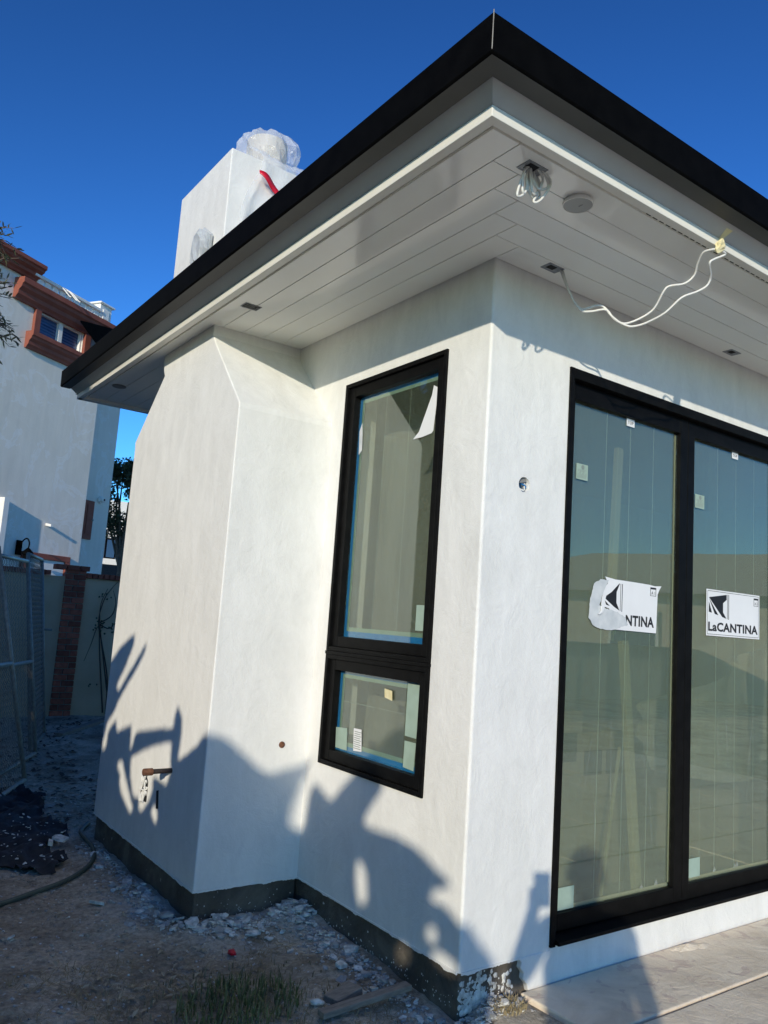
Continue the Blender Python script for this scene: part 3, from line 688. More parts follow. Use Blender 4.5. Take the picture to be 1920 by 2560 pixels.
# labels on the window
def wlabel(name, pts, mat, label, lines=False, x=.0352):
    o_ = MB().prism(pts, 0, x-.0006, x).build(name, mat); tag(o_, label, 'label')
    if lines:
        ys_ = [p[0] for p in pts]; zs_ = [p[1] for p in pts]; y1 = max(ys_); y0 = min(ys_); z0 = min(zs_); z1 = max(zs_); m = MB()
        for i in range(9): m.box(x-.0009, x-.0008, y0+(y1-y0)*(.12+.1*(i % 2)), y1-(y1-y0)*.12, z0+(z1-z0)*(.12+.09*i), z0+(z1-z0)*(.15+.09*i))
        m.build('print', M['inkgrey'], o_)
    return o_
wlabel('paper_remnant', [(.415,2.425),(.425,2.38),(.470,2.29),(.508,2.215),(.550,2.185),(.48,2.186),(.412,2.194),(.400,2.205),(.388,2.33),(.386,2.41)], M['paper'], 'torn white paper remnant in the top corner of the tall window')
wlabel('corner_pad', [(.372,1.283),(.444,1.283),(.444,1.398),(.374,1.398)], M['greenpaper'], 'blank green pad low in the corner of the tall window pane')
wlabel('green_pad', [(.390,.814),(.472,.816),(.472,1.046),(.382,1.046)], M['greenpaper'], 'long green pad along the edge of the lower window pane')
wlabel('green_pad', [(.395,.675),(.472,.680),(.470,.795),(.390,.795)], M['greenpaper'], 'square green pad in the bottom right corner of the lower window pane')
wlabel('green_pad', [(.927,.675),(1.03,.675),(1.036,.773),(.935,.781)], M['greenpaper'], 'square green pad in the bottom left corner of the lower window pane')
wlabel('rating_label', [(.80,.69),(.87,.684),(.878,.79),(.812,.792)], M['paper'], 'small printed rating label on the lower window pane', True)
wlabel('tape_patch', [(.575,.955),(.635,.965),(.640,1.005),(.58,1.0)], M['tape'], 'yellow patch of tape on the lower window pane', x=.030)
wlabel('torn_film', [(.985,2.19),(1.012,2.17),(1.02,2.30),(1.0,2.34),(.99,2.28)], M['torn'], 'torn scrap of film on the left edge of the tall window')

# ------------------------------------------------------------------ things inside, leaning behind the doors
def board(name, a, b, w_, t, mat, label, cat):
    a = Vector(a); b = Vector(b); d = (b-a).normalized(); sx = Vector((1,0,0)); sx = (sx-d*sx.dot(d)).normalized(); sy = d.cross(sx)
    o_ = MB().obox((a+b)/2, sx, sy, d, w_/2, t/2, (b-a).length/2).build(name, mat, bevel=.003); tag(o_, label, cat); return o_
board('leaning_board', (1.245,.11,.0), (1.135,.15,1.30), .05, .03, M['lumber'], 'pale timber leaning inside the left-hand door pane', 'timber')
board('leaning_board', (1.085,.20,1.30), (1.15,.22,2.30), .045, .03, M['lumber'], 'upper pale timber standing inside the left-hand door pane', 'timber')
board('thin_pole', (.99,.14,.02), (1.13,.15,.78), .014, .014, M['lumber'], 'thin pole propped against the timber inside the door', 'pole')
for i, (x, y, z, a, b, h, lab) in enumerate([(.98,.55,0,.40,.25,.92,'tall cardboard carton inside behind the torn sticker'),(1.42,.62,0,.40,.3,.80,'low cardboard carton inside beside the timber'),(2.75,.75,0,.6,.4,.72,'wide cardboard carton inside the right-hand pane')]):
    o_ = MB().box(x-a/2,x+a/2,y-b/2,y+b/2,z,z+h).build('carton', M['card'], bevel=.006); tag(o_, lab, 'box')
    for k in range(2): MB().box(x-a*.42+k*a*.45, x-a*.42+k*a*.45+a*.36, y-b/2-.002, y-b/2-.0005, z+h*.72, z+h*.88).build('printed_band', M['ink'], o_)
    MB().box(x-.03,x+.03,y-b/2-.001,y+b/2+.001,z+h-.0,z+h+.002).build('packing_tape', M['tape'], o_)
# drop cloth hung inside the right pane
V = []; n1, n2 = 30, 24
for j in range(n2+1):
    for i in range(n1+1):
        u = i/n1; v = j/n2; x = 1.62+1.5*u; z = .62+.35*v+.42*u*v-.10*math.sin(u*3.1)*(1-v); V.append((x, .32+.08*math.sin(u*9+v*2)+.06*fbm(u*4,v*3), z))
tag(put('drop_cloth', V, [(j*(n1+1)+i, j*(n1+1)+i+1, (j+1)*(n1+1)+i+1, (j+1)*(n1+1)+i) for j in range(n2) for i in range(n1)], M['cloth_pale'], smooth=True), 'pale drop cloth slung inside the right-hand door pane', 'sheet')

# ------------------------------------------------------------------ cables under the eave
cA = [(0.289,-0.11,2.906),(0.287,-0.16,2.799),(0.299,-0.22,2.696),(0.343,-0.28,2.704),(0.367,-0.3,2.693),(0.38,-0.33,2.649),(0.406,-0.38,2.614),(0.465,-0.46,2.662),(0.459,-0.52,2.727),(0.47,-0.54,2.748),(0.513,-0.58,2.76),(0.534,-0.61,2.792),(0.512,-0.64,2.826),(0.49,-0.68,2.852),(0.499,-0.722,2.853)]
cB = [(0.298,-0.115,2.904),(0.296,-0.165,2.78),(0.299,-0.222,2.690),(0.32,-0.26,2.676),(0.367,-0.304,2.685),(0.384,-0.335,2.640),(0.406,-0.384,2.603),(0.426,-0.41,2.600),(0.451,-0.45,2.612),(0.472,-0.52,2.64),(0.494,-0.58,2.693),(0.536,-0.62,2.719),(0.561,-0.65,2.743),(0.555,-0.67,2.773),(0.499,-0.7,2.801),(0.516,-0.71,2.821),(0.556,-0.731,2.847),(0.529,-0.731,2.854),(0.503,-0.727,2.852)]
cab = tag(empty('hanging_cable', (.29,-.11,2.9)), 'long white cable looped from a soffit box to tape on the white trim', 'cable')
MB().tube(spline(cA,6), .0047, 8).build('strand', M['cable'], cab, smooth=True); MB().tube(spline(cB,6), .0047, 8).build('strand', M['cable'], cab, smooth=True)
tp = tag(empty('masking_tape', (.51,-.72,2.86)), 'crumpled yellow masking tape holding the white cable to the eave', 'tape')
MB().add([(.534,-.7595,2.952),(.580,-.7615,2.9535),(.560,-.7165,2.9165),(.538,-.7165,2.9165),(.538,-.7155,2.88),(.556,-.7155,2.88)], [(0,1,2,3),(3,2,5,4)]).build('strip', M['tape'], tp)
random.seed(2); b = MB(); V = []; n = 12
for j in range(7):
    for k in range(n):
        t = 2*math.pi*k/n; rr = [.004,.018,.024,.02,.016,.01,.004][j]*random.uniform(.65,1.3); V.append((.512+.005*j+rr*1.3*math.cos(t), -.728+rr*.6*math.sin(t), 2.838+.012*j))
b.add(V, [(j*n+k, j*n+(k+1)%n, (j+1)*n+(k+1)%n, (j+1)*n+k) for j in range(6) for k in range(n)]+[tuple(range(n))[::-1], tuple(range(6*n,7*n))]); b.build('wad', M['tape'], tp)
loops = [[(-0.385,-0.575,2.905),(-0.408,-0.571,2.887),(-0.437,-0.567,2.785),(-0.408,-0.563,2.794),(-0.378,-0.559,2.84),(-0.369,-0.555,2.905)],
 [(-0.39,-0.575,2.905),(-0.414,-0.571,2.874),(-0.413,-0.567,2.809),(-0.395,-0.563,2.81),(-0.38,-0.559,2.868),(-0.365,-0.555,2.905)],
 [(-0.381,-0.575,2.905),(-0.384,-0.571,2.886),(-0.366,-0.567,2.823),(-0.343,-0.563,2.823),(-0.331,-0.559,2.852),(-0.35,-0.555,2.905)],
 [(-0.371,-0.585,2.905),(-0.347,-0.581,2.898),(-0.326,-0.577,2.875),(-0.339,-0.573,2.839),(-0.36,-0.569,2.862),(-0.36,-0.565,2.905)],
 [(-0.362,-0.59,2.905),(-0.323,-0.585,2.899),(-0.292,-0.58,2.885),(-0.291,-0.575,2.862),(-0.319,-0.57,2.813),(-0.342,-0.565,2.791),(-0.35,-0.56,2.797),(-0.323,-0.555,2.84),(-0.31,-0.55,2.879),(-0.34,-0.55,2.905)],
 [(-0.385,-0.565,2.905),(-0.392,-0.561,2.858),(-0.376,-0.557,2.83),(-0.345,-0.553,2.812),(-0.31,-0.549,2.834),(-.33,-.55,2.90)],
 [(-0.352,-0.58,2.905),(-0.308,-0.576,2.89),(-0.295,-0.572,2.865),(-0.334,-0.568,2.841),(-.37,-.57,2.86),(-.38,-.57,2.905)]]
bun = tag(empty('cable_bundle', (-.37,-.57,2.9)), 'coiled bundle of grey cable hanging from the corner soffit box', 'cable')
for l in loops: MB().tube(spline(l,7), .0045, 8).build('cable_loop', M['cable'], bun, smooth=True)

# ------------------------------------------------------------------ plastic bags on the chimney
random.seed(11)
bag = empty('plastic_bag', (-.165,2.06,3.98)); tag(bag, 'clear plastic bag with red drawstring tied over the chimney flue', 'bag')
V = []; n = 36
rings = [(.02,.420),(.08,.418),(.125,.408),(.158,.375),(.180,.32),(.178,.26),(.165,.20),(.158,.14),(.170,.08),(.195,.03),(.215,.006)]
for j, (rr, h) in enumerate(rings):
    for k in range(n):
        t = 2*math.pi*k/n; a = (j/10)**1.1
        wv = 1+.12*a*math.sin(t*7+1.3*math.sin(j*.5))+.22*a*fbm(math.cos(t)*2.2, math.sin(t)*2.2, j*.35)+(.09*random.uniform(-1,1)+.05 if j > 1 else 0)
        if math.cos(t-.2) > .2 and 1 < j < 6: wv *= 1.14     # puffed out on the right
        V.append((-.165+rr*wv*math.cos(t), 2.06+rr*wv*math.sin(t), 3.975+h+(.02*fbm(k*.4, j*.6) if j > 1 else 0)))
F = [(j*n+k, j*n+(k+1)%n, (j+1)*n+(k+1)%n, (j+1)*n+k) for j in range(len(rings)-1) for k in range(n)]+[tuple(range(n))]
put('bag_dome', V, F, M['bag'], bag)
# skirt of the bag hanging over the near face of the stack
V = []; n1, n2 = 44, 40
for j in range(n2+1):
    v = j/n2
    for i in range(n1+1):
        u = i/n1
        x = -.405+.62*u - .10*max(0,v-.35)*(1-u)*1.6 + .03*math.sin(v*7)*(1-u)
        fold = .022*math.sin(u*26+2*v)+.035*abs(fbm(u*5, v*2.5, 2))
        if v < .25: y = 1.86-.20*v/.25; z = 4.13-.135*(v/.25)**1.3+.03*fbm(u*4,v*4)
        else: y = 1.655-fold*(v-.2)*1.4; z = 3.985-(v-.25)/.75*.62+.03*math.sin(u*8)*(v-.25)
        V.append((x, y-.006, z))
F = [(j*(n1+1)+i, j*(n1+1)+i+1, (j+1)*(n1+1)+i+1, (j+1)*(n1+1)+i) for j in range(n2) for i in range(n1)]
put('bag_skirt', V, F, M['bag'], bag, smooth=True)
V = []; F = []
for i in range(13):
    u = i/12; x = -.408+.15*u; z = 3.862-.035*u-.055*u*u; hh_ = .020+.022*math.sin(u*2.6)
    V += [(x, 1.612-.012*math.sin(u*6), z+hh_*.5), (x, 1.606-.012*math.sin(u*6+.5), z-hh_*.8)]
F = [(2*i, 2*i+1, 2*i+3, 2*i+2) for i in range(12)]
o_ = put('red_drawstring', V, F, M['red'], bag, smooth=True); sm_ = o_.modifiers.new('thick','SOLIDIFY'); sm_.thickness = .003
# small bagged lamp on the front of the stack
V = []; n = 16; prof = [(.02,.10),(.07,.09),(.115,.05),(.135,-.02),(.135,-.10),(.12,-.17),(.10,-.23),(.11,-.30)]
for j, (rr, h) in enumerate(prof):
    for k in range(n):
        t = 2*math.pi*k/n; wv = 1+.30*fbm(math.cos(t)*2.4+7, math.sin(t)*2.4, j*.5)+.10*random.uniform(-1,1)
        V.append((CX-.03+rr*.38*wv*math.cos(t)-.02, 1.865+rr*.60*wv*math.sin(t), 3.445+h*.75+.03*fbm(k*.3, j*.9)))
F = [(j*n+k, j*n+(k+1)%n, (j+1)*n+(k+1)%n, (j+1)*n+k) for j in range(len(prof)-1) for k in range(n)]+[tuple(range(n))]
lb = tag(put('plastic_bag', V, F, M['bag_grey']), 'small crumpled grey plastic bag covering a lamp on the chimney front', 'bag')
MB().lathe([(.02,-.15),(.03,-.14),(.035,0),(.03,.04),(.015,.05)], (CX-.045,1.865,3.40), 16).build('covered_lamp', M['iron'], lb)

# ------------------------------------------------------------------ neighbour's house (bearing 33 degrees)
P0 = Vector((2.315,15.021,0)); T = Vector((math.cos(R(33)), math.sin(R(33)), 0)); NN = Vector((math.sin(R(33)), -math.cos(R(33)), 0)); ZU = Vector((0,0,1))
Zc = lambda z: 1.3124+(z-1.3124)*1.5
nbh = tag(empty('neighbour_house', (P0.x,P0.y,-.16)), 'tall grey plastered house with terracotta cornice behind the garden wall', 'house')
def nbox(name, mat, parent, s0, s1, n0, n1, z0, z1, bevel=0):
    c = P0+T*((s0+s1)/2)+NN*((n0+n1)/2)+ZU*((z0+z1)/2)
    return MB().obox(c, T, NN, ZU, abs(s1-s0)/2, abs(n1-n0)/2, abs(z1-z0)/2).build(name, mat, parent, bevel=bevel)
def nprof(name, mat, parent, s0, s1, prof, bevel=0):
    """profile (outward, z) run along the wall from s0 to s1"""
    n = len(prof); V = [P0+T*s0+NN*a+ZU*z for a, z in prof]+[P0+T*s1+NN*a+ZU*z for a, z in prof]
    F = [tuple(range(n)), tuple(range(n,2*n))[::-1]]+[(i,n+i,n+(i+1)%n,(i+1)%n) for i in range(n)]
    o_ = put(name, V, F, mat, parent); bm = bmesh.new(); bm.from_mesh(o_.data); bmesh.ops.recalc_face_normals(bm, faces=bm.faces); bm.to_mesh(o_.data); bm.free()
    if bevel:
        m = o_.modifiers.new('bevel','BEVEL'); m.width = bevel; m.segments = 2; m.limit_method = 'ANGLE'
    return o_
ws0, ws1, wz0, wz1 = -1.83, -.60, Zc(4.735), Zc(5.085)
nw = nbox('wall', M['plaster'], nbh, -7.5, .06, -5, 0, -.5, 7.30)
boolean_c = nbox('cutter', None, None, ws0, ws1, -.22, .2, wz0, wz1)
boolean(nw, [boolean_c])
nbox('side_wall', M['plaster'], nbh, .06, 1.86, -5, -.92, -.5, 7.3)
ct, cb = 7.36, 6.95
corn = lambda zt, zb, d: [(0,zb),(d*.25,zb),(d*.32,zb+.10*(zt-zb)),(d*.5,zb+.22*(zt-zb)),(d*.55,zb+.40*(zt-zb)),(d*.8,zb+.55*(zt-zb)),(d*.86,zb+.68*(zt-zb)),(d,zb+.75*(zt-zb)),(d,zt),(0,zt)]
nprof('cornice', M['terra'], nbh, -2.52, .3, corn(ct, cb, .25))
nprof('upper_cornice', M['terra'], nbh, -7.5, -2.06, corn(7.75, 7.46, .30))
nbox('upper_wall', M['plaster'], nbh, -7.5, -2.2, -5, -.01, 7.30, 7.47)
# window with terracotta surround, white frame, blinds
nwi = empty('window', P0+T*(-1.2)+ZU*wz0); nwi.parent = nbh; nwi.matrix_parent_inverse = Matrix.Translation(-Vector(nbh['_w']))
nbox('surround', M['terra'], nwi, ws0-.15, ws0-.001, .001, .07, wz0, wz1+.10, .01); nbox('surround', M['terra'], nwi, ws1+.001, ws1+.17, .001, .07, wz0, wz1+.10, .01)
nprof('sill', M['terra'], nwi, ws0-.27, ws1+.25, corn(wz0, wz0-.33, .20))
ft = .05
nbox('frame', M['nwhite'], nwi, ws0+.002, ws0+ft, -.12, -.02, wz0+.002, wz1-.002); nbox('frame', M['nwhite'], nwi, ws1-ft, ws1-.002, -.12, -.02, wz0+.002, wz1-.002)
nbox('frame', M['nwhite'], nwi, ws0+ft+.001, ws1-ft-.001, -.12, -.02, wz1-ft, wz1-.002); nbox('frame', M['nwhite'], nwi, ws0+ft+.001, ws1-ft-.001, -.12, -.02, wz0+.002, wz0+ft)
mid = (ws0+ws1)/2
nbox('mullion', M['nwhite'], nwi, mid-.05, mid+.05, -.11, -.015, wz0+ft+.001, wz1-ft-.001)
for a, b in ((ws0+ft+.001, mid-.051), (mid+.051, ws1-ft-.001)):
    nbox('pane', M['bluepane'], nwi, a, b, -.10, -.09, wz0+ft+.001, wz1-ft-.001)
    for i in range(6):
        z = wz0+ft+.03+i*(wz1-wz0-2*ft-.05)/6; nbox('blind_slat', M['slat'], nwi, a+.01, b-.01, -.0895, -.085, z, z+.035)
# roof terrace railing and corner pier
rl = empty('railing', P0+T*(-1.2)+ZU*ct); rl.parent = nbh; rl.matrix_parent_inverse = Matrix.Translation(-Vector(nbh['_w']))
r0, r1 = -2.2, -.33
nbox('top_rail', M['nwhite'], rl, r0, r1, .02, .17, ct+.17, ct+.235, .01); nbox('bottom_rail', M['nwhite'], rl, r0, r1, .05, .14, ct+.001, ct+.04)
for i in range(9):
    s = r0+.10+i*(r1-r0-.1)/9; nbox('panel', M['nwhite'], rl, s+.03, s+.17, .06, .12, ct+.041, ct+.1695, .008)
pier = nbox('pier', M['nwhite'], nbh, -.33, .02, -.35, .12, ct+.001, ct+.37)
nbox('pier_cap', M['nwhite'], pier, -.38, .08, -.40, .17, ct+.371, ct+.41, .01)
nbox('pier_panel', M['nwhite'], pier, -.25, -.06, .1205, .14, ct+.06, ct+.27, .01)
for i in range(3):
    s = -1.62+.08*i+.10*(i > 0)
    b = P0+T*s; pts = [b+NN*.02+ZU*(ct+.02), b+NN*.0+ZU*(ct+.19), b+NN*.10+ZU*(ct+.25)+T*.03, b+NN*.22+ZU*(ct+.18)+T*.09, b+NN*.36+ZU*(ct+.03)+T*.13, b+NN*.40+ZU*(ct+.005)+T*.15]
    o_ = MB().tube(spline(pts,4), .012, 6).build('draped_cable', M['nwhite'], smooth=True)
    tag(o_, ['leftmost','middle','rightmost'][i]+' white cable draped over the neighbour\'s terrace railing', 'cable', 'cables over the terrace railing')
# drain spout, projecting fin, door head, lantern, side door, camera
nprof('drain_spout', M['nwhite'], nbh, -.98, -.92, [(.001,2.77),(.14,2.75),(.14,2.80),(.001,2.82)])
nbox('fin_wall', M['nwhite'], nbh, -2.22, -2.10, .001, .165, -.5, 3.14)
nd = nbox('door_surround', M['terra'], nbh, -1.52, -.24, .001, .06, Zc(1.83), Zc(1.905), .008)
nbox('surround_leg', M['terra'], nd, -1.52, -1.40, .001, .06, -.2, Zc(1.828)); nbox('surround_leg', M['terra'], nd, -.36, -.24, .001, .06, -.2, Zc(1.828))
nbox('door_leaf', M['nwhite'], nd, -1.39, -.37, .001, .02, -.2, Zc(1.828))
so_ = -.92
sdoor = nbox('shutter_door', M['terra'], nbh, 1.02, 1.32, so_+.001, so_+.05, Zc(2.26), Zc(2.86), .01)
nbox('shutter_panel', M['terra'], sdoor, 1.10, 1.26, so_+.0505, so_+.065, Zc(2.34), Zc(2.80)); nbox('handle', M['galv'], sdoor, 1.27, 1.30, so_+.0505, so_+.09, Zc(2.55), Zc(2.58))
cb_ = P0+T*1.52+NN*(so_)+ZU*Zc(2.91)
sc_ = tag(empty('security_camera', cb_), 'small white dome camera on the shaded side of the grey house', 'camera')
MB().tube([cb_+NN*.002, cb_+NN*.06], .085, 14).build('mount', M['nwhite'], sc_); MB().tube([cb_+NN*.0605, cb_+NN*.11, cb_+NN*.13], [.065,.055,.03], 14).build('housing', M['nwhite'], sc_); MB().tube([cb_+NN*.1305+T*.01, cb_+NN*.14+T*.01], [.026,.02], 12).build('lens', M['dark'], sc_)
lp = P0+T*(-1.62)+NN*.02+ZU*Zc(1.86)
ln = tag(empty('wall_lantern', lp), 'black gooseneck lantern on the grey house above the chain link gate', 'lamp')
MB().obox(lp+NN*.02+ZU*.12, T, NN, ZU, .06, .02, .14).build('back_plate', M['black'], ln)
MB().tube(spline([lp+NN*.04+ZU*.12, lp+NN*.10+ZU*.25, lp+NN*.20+ZU*.30, lp+NN*.27+ZU*.22, lp+NN*.26+ZU*.10],5), .014, 8).build('gooseneck', M['black'], ln)
hv = lp+NN*.26
MB().lathe([(.02,.12),(.10,.04),(.11,0),(.08,-.02),(.075,-.14),(.03,-.16)], hv+ZU*.0, 12).build('lantern_body', M['black'], ln)
# black awning under the cornice
aw = P0+T*(-.72)+NN*.46+ZU*(Zc(5.10))
V = [P0+T*(-1.15)+NN*.40+ZU*6.97, P0+T*(.4)+NN*.36+ZU*7.28, P0+T*(.1)+NN*.30+ZU*6.45, P0+T*(-.62)+NN*.38+ZU*6.70]
V2 = [v+ZU*.03+NN*.01 for v in V]
aw = put('awning', V+V2, [(0,1,2,3),(7,6,5,4),(0,4,5,1),(1,5,6,2),(2,6,7,3),(3,7,4,0)], M['black']); tag(aw, 'black pointed awning sticking out under the terracotta cornice', 'awning')

# ------------------------------------------------------------------ garden wall with brick pier
gw = tag(empty('garden_wall', (.6,8.35,-.16)), 'low stucco garden wall with red brick pier and brick coping', 'wall')
MB().box(-6,6.5,8.30,8.46,-.5,1.615).build('wall_panel', M['wallstucco'], gw, bevel=.006)
MB().box(.455,.695,8.255,8.2995,-.5,1.69).build('pier_core', M['mortar'], gw)
bl = MB().box(-.5,.5,-.5,.5,0,1).build('brick', M['brick'], gw, bevel=.0); bl.scale = (.155,.05,.062)
bv = bl.modifiers.new('bevel','BEVEL'); bv.width = .04; bv.segments = 1
random.seed(21); first = True
def lay(cx, cy, z, sx, sy, sz, rz=0):
    global first
    rot = (random.uniform(-.02,.02), random.uniform(-.015,.015), rz+random.uniform(-.03,.03))
    if first:
        bl.location = (cx,cy,z); bl['_w'] = [cx,cy,z]; bl.rotation_euler = rot; bl.scale = (sx,sy,sz); first = False
    else: dup(bl, gw, (cx,cy,z), rot, (sx,sy,sz))
z = -.14; i = 0
while z < 1.66:
    w1 = .150 if i % 2 == 0 else .085
    lay(.452+w1/2, 8.262+random.uniform(-.004,.004), z, w1, .05, .063); lay(.452+w1+.012+(.246-w1-.012)/2, 8.262+random.uniform(-.004,.004), z, .246-w1-.012, .05, .063)
    z += .075; i += 1
for (a, b) in ((.30,.44),(.452,.60),(.612,.735)): lay((a+b)/2, 8.285, 1.70, b-a-.01, .15, .062)
x = -.6
while x < 1.6:
    if not (.29 < x+.035 < .745): lay(x+.035, 8.36, 1.618, .062, .21, .062)
    x += .073
# dead vine on the wall
vn = tag(empty('dead_vine', (1.15,8.25,-.1)), 'leafless dead vine climbing the garden wall beside the brick pier', 'vine')
for pts in ([(1.15,8.25,-.12),(1.12,8.26,.35),(1.00,8.27,.80),(.93,8.27,1.07),(.97,8.27,1.35),(1.06,8.26,1.52),(1.13,8.27,1.61)],
            [(1.20,8.24,-.12),(1.06,8.25,.5),(.95,8.26,1.02),(.93,8.25,1.30),(1.0,8.26,1.50)], [(1.10,8.22,-.1),(.99,8.24,.6),(.93,8.25,1.0),(.86,8.26,.75),(.80,8.26,.55)],
            [(.94,8.25,1.05),(1.08,8.24,1.15),(1.12,8.25,1.32),(1.07,8.25,1.48)], [(.94,8.25,1.03),(1.05,8.23,.98),(1.10,8.22,1.02)]):
    MB().tube(spline(pts,5), [.010*(1-.7*k/(5*(len(pts)-1))) for k in range(5*(len(pts)-1)+1)], 6).build('stem', M['vine'], vn, smooth=True)
b = MB(); random.seed(4)
for i in range(40):
    t = random.random(); cx = .93+random.uniform(-.06,.22); cz = random.choice([1.0,1.05,.97,1.4,.3])+random.uniform(-.06,.06); d = Vector((random.uniform(-1,1),-.3,random.uniform(-1,1))).normalized()*.035; e = d.cross(Vector((0,1,0)))*.4
    p = Vector((cx,8.22,cz)); b.add([p, p+d*.5+e, p+d, p+d*.5-e], [(0,1,2,3)])
b.build('leaf_scraps', M['tree'], vn)

# ------------------------------------------------------------------ chain link gates leaning beside the wall
def chain_panel(name, A, B, Cc, label, rails=(0,1), cell=.048, group='chain link panels beside the path', cat='gate'):
    """A bottom corner, B other bottom corner, Cc top above A"""
    A, B, Cc = Vector(A), Vector(B), Vector(Cc); ux = B-A; uy = Cc-A; D_ = B+uy
    root = tag(empty(name, A), label, cat, group)
    for a, b in ((A,Cc),(B,D_)): MB().tube([a,b], .020, 10).build('upright', M['galv'], root, smooth=True)
    for h in rails: MB().tube([A+uy*h+ux*.005, B+uy*h-ux*.005], .0185, 10).build('rail', M['galv'], root, smooth=True)
    W_, H_ = ux.length, uy.length; nx_ = int(W_/cell); ny = int(H_/cell*1.0); nrm = ux.cross(uy).normalized(); m = MB()
    for i in range(nx_+1):
        pts = []
        for j in range(ny*2+1):
            sx_ = (i+(.5 if j % 2 else 0)*(1 if i % 2 == 0 else -1)*1.0)/nx_
            sx_ = (i + (.5 if (j % 2) else 0))/(nx_+.5); alt = ((i+j) % 2)*.004
            pts.append(A+ux*min(1,max(0,sx_))+uy*(j/(2*ny))+nrm*(alt))
        pts2 = [A+ux*min(1,max(0,(i+(.5 if not (j % 2) else 0))/(nx_+.5)))+uy*(j/(2*ny))-nrm*(((i+j) % 2)*.004) for j in range(ny*2+1)]
        m.tube(pts, .0020, 3, cap=False); m.tube(pts2, .0020, 3, cap=False)
    tag(m.build('wire_mesh', M['galv'], root), kind='stuff')
    return root
chain_panel('chain_link_gate', (-.60,4.55,-.13), (-1.14,3.50,-.12), (-1.03,4.50,1.70), 'nearest chain link gate, its leaning tube crossing the lower left', (0,.5,1))
chain_panel('chain_link_gate', (-.27,5.70,-.13), (-.80,4.70,-.13), (-.515,5.88,1.66), 'second chain link gate with a cross rail, standing behind the nearest one', (0,.47,1))
chain_panel('chain_link_fence', (.09,6.93,-.15), (-.26,5.95,-.15), (-.14,7.0,1.74), 'farthest chain link panel, its post next to the brick pier', (0,1), cat='fence')
# latch on the post
o_ = MB().tube([(-.06,6.86,.98),(.02,6.84,.98)], .012, 8).build('gate_latch', M['galv']); tag(o_, 'small steel latch on the farthest fence post', 'latch')

# ------------------------------------------------------------------ things on the ground
hp = [(-1.60,1.72,-.135),(-1.26,1.88,-.130),(-1.11,1.94,-.128),(-.925,2.04,-.126),(-.775,2.20,-.128),(-.68,2.37,-.130),(-.635,2.53,-.128),(-.615,2.72,-.125),(-.61,2.86,-.125),(-.585,2.98,-.13),(-.50,3.12,-.15)]
hp = [(x, y, gh(x,y)+.014) for x, y, z in hp]
tag(MB().tube(spline(hp,8), .0125, 12).build('garden_hose', M['rubber'], smooth=True), 'dark green garden hose curving across the dirt to the chimney base', 'hose')
# crumpled weed fabric
def in_poly(x, y, P):
    c_ = False; n = len(P)
    for i in range(n):
        (x0,y0),(x1,y1) = P[i], P[(i+1)%n]
        if (y0 > y) != (y1 > y) and x < (x1-x0)*(y-y0)/(y1-y0)+x0: c_ = not c_
    return c_
FP = [(-1.7,2.6),(-1.147,2.42),(-1.044,2.227),(-0.924,2.202),(-0.80,2.38),(-0.90,2.60),(-.66,2.92),(-.64,3.05),(-.70,3.4),(-.56,4.05),(-.66,4.42),(-.95,4.3),(-1.7,4.2)]
st = .025; idx = {}; V = []; F = []
for j in range(int(2.4/st)):
    for i in range(int(1.3/st)):
        x = -1.75+i*st; y = 2.15+j*st
        if in_poly(x+.03*fbm(x*6,y*6), y+.03*fbm(x*6+9,y*6), FP):
            cr_ = abs(fbm(x*3.5+.6*fbm(y*3,x*3), y*3.5, 5))
            idx[(i,j)] = len(V); V.append((x, y, gh(x,y)+.012+.075*max(0,.45-cr_)**1.5*2+.012*fbm(x*11,y*11,2)))
for (i,j), a in idx.items():
    if all(k in idx for k in ((i+1,j),(i+1,j+1),(i,j+1))): F.append((a, idx[(i+1,j)], idx[(i+1,j+1)], idx[(i,j+1)]))
fo = tag(put('weed_fabric', V, F, M['fabric'], smooth=True), 'crumpled black weed fabric lying on the dirt below the gate', 'fabric')
# rubble: many small chips as one mass, the larger pieces one by one
def chunk(c, s, seed, flat_=.5):
    rnd = random.Random(seed); V = []; 
    base = [(1,0,0),(-1,0,0),(0,1,0),(0,-1,0),(0,0,1),(0,0,-1),(.7,.7,.5),(-.7,.7,.5),(.7,-.7,.5),(-.7,-.7,.5),(.7,.7,-.5),(-.7,.7,-.5),(.7,-.7,-.5),(-.7,-.7,-.5)]
    bm = bmesh.new(); sx, sy = rnd.uniform(.6,1.3), rnd.uniform(.6,1.3); a = rnd.uniform(0,6.28)
    for p in base:
        q_ = Vector(p)*rnd.uniform(.65,1.15); q_ = Vector((q_.x*sx, q_.y*sy, q_.z*flat_)); q_ = Vector((q_.x*math.cos(a)-q_.y*math.sin(a), q_.x*math.sin(a)+q_.y*math.cos(a), q_.z))
        bm.verts.new(Vector(c)+q_*s)
    bmesh.ops.convex_hull(bm, input=bm.verts); bm.verts.ensure_lookup_table()
    vs_ = [v for v in bm.verts if v.link_faces]; ix = {v: i for i, v in enumerate(vs_)}
    V = [v.co.copy() for v in vs_]; F = [tuple(ix[v] for v in f_.verts) for f_ in bm.faces]; bm.free(); return V, F
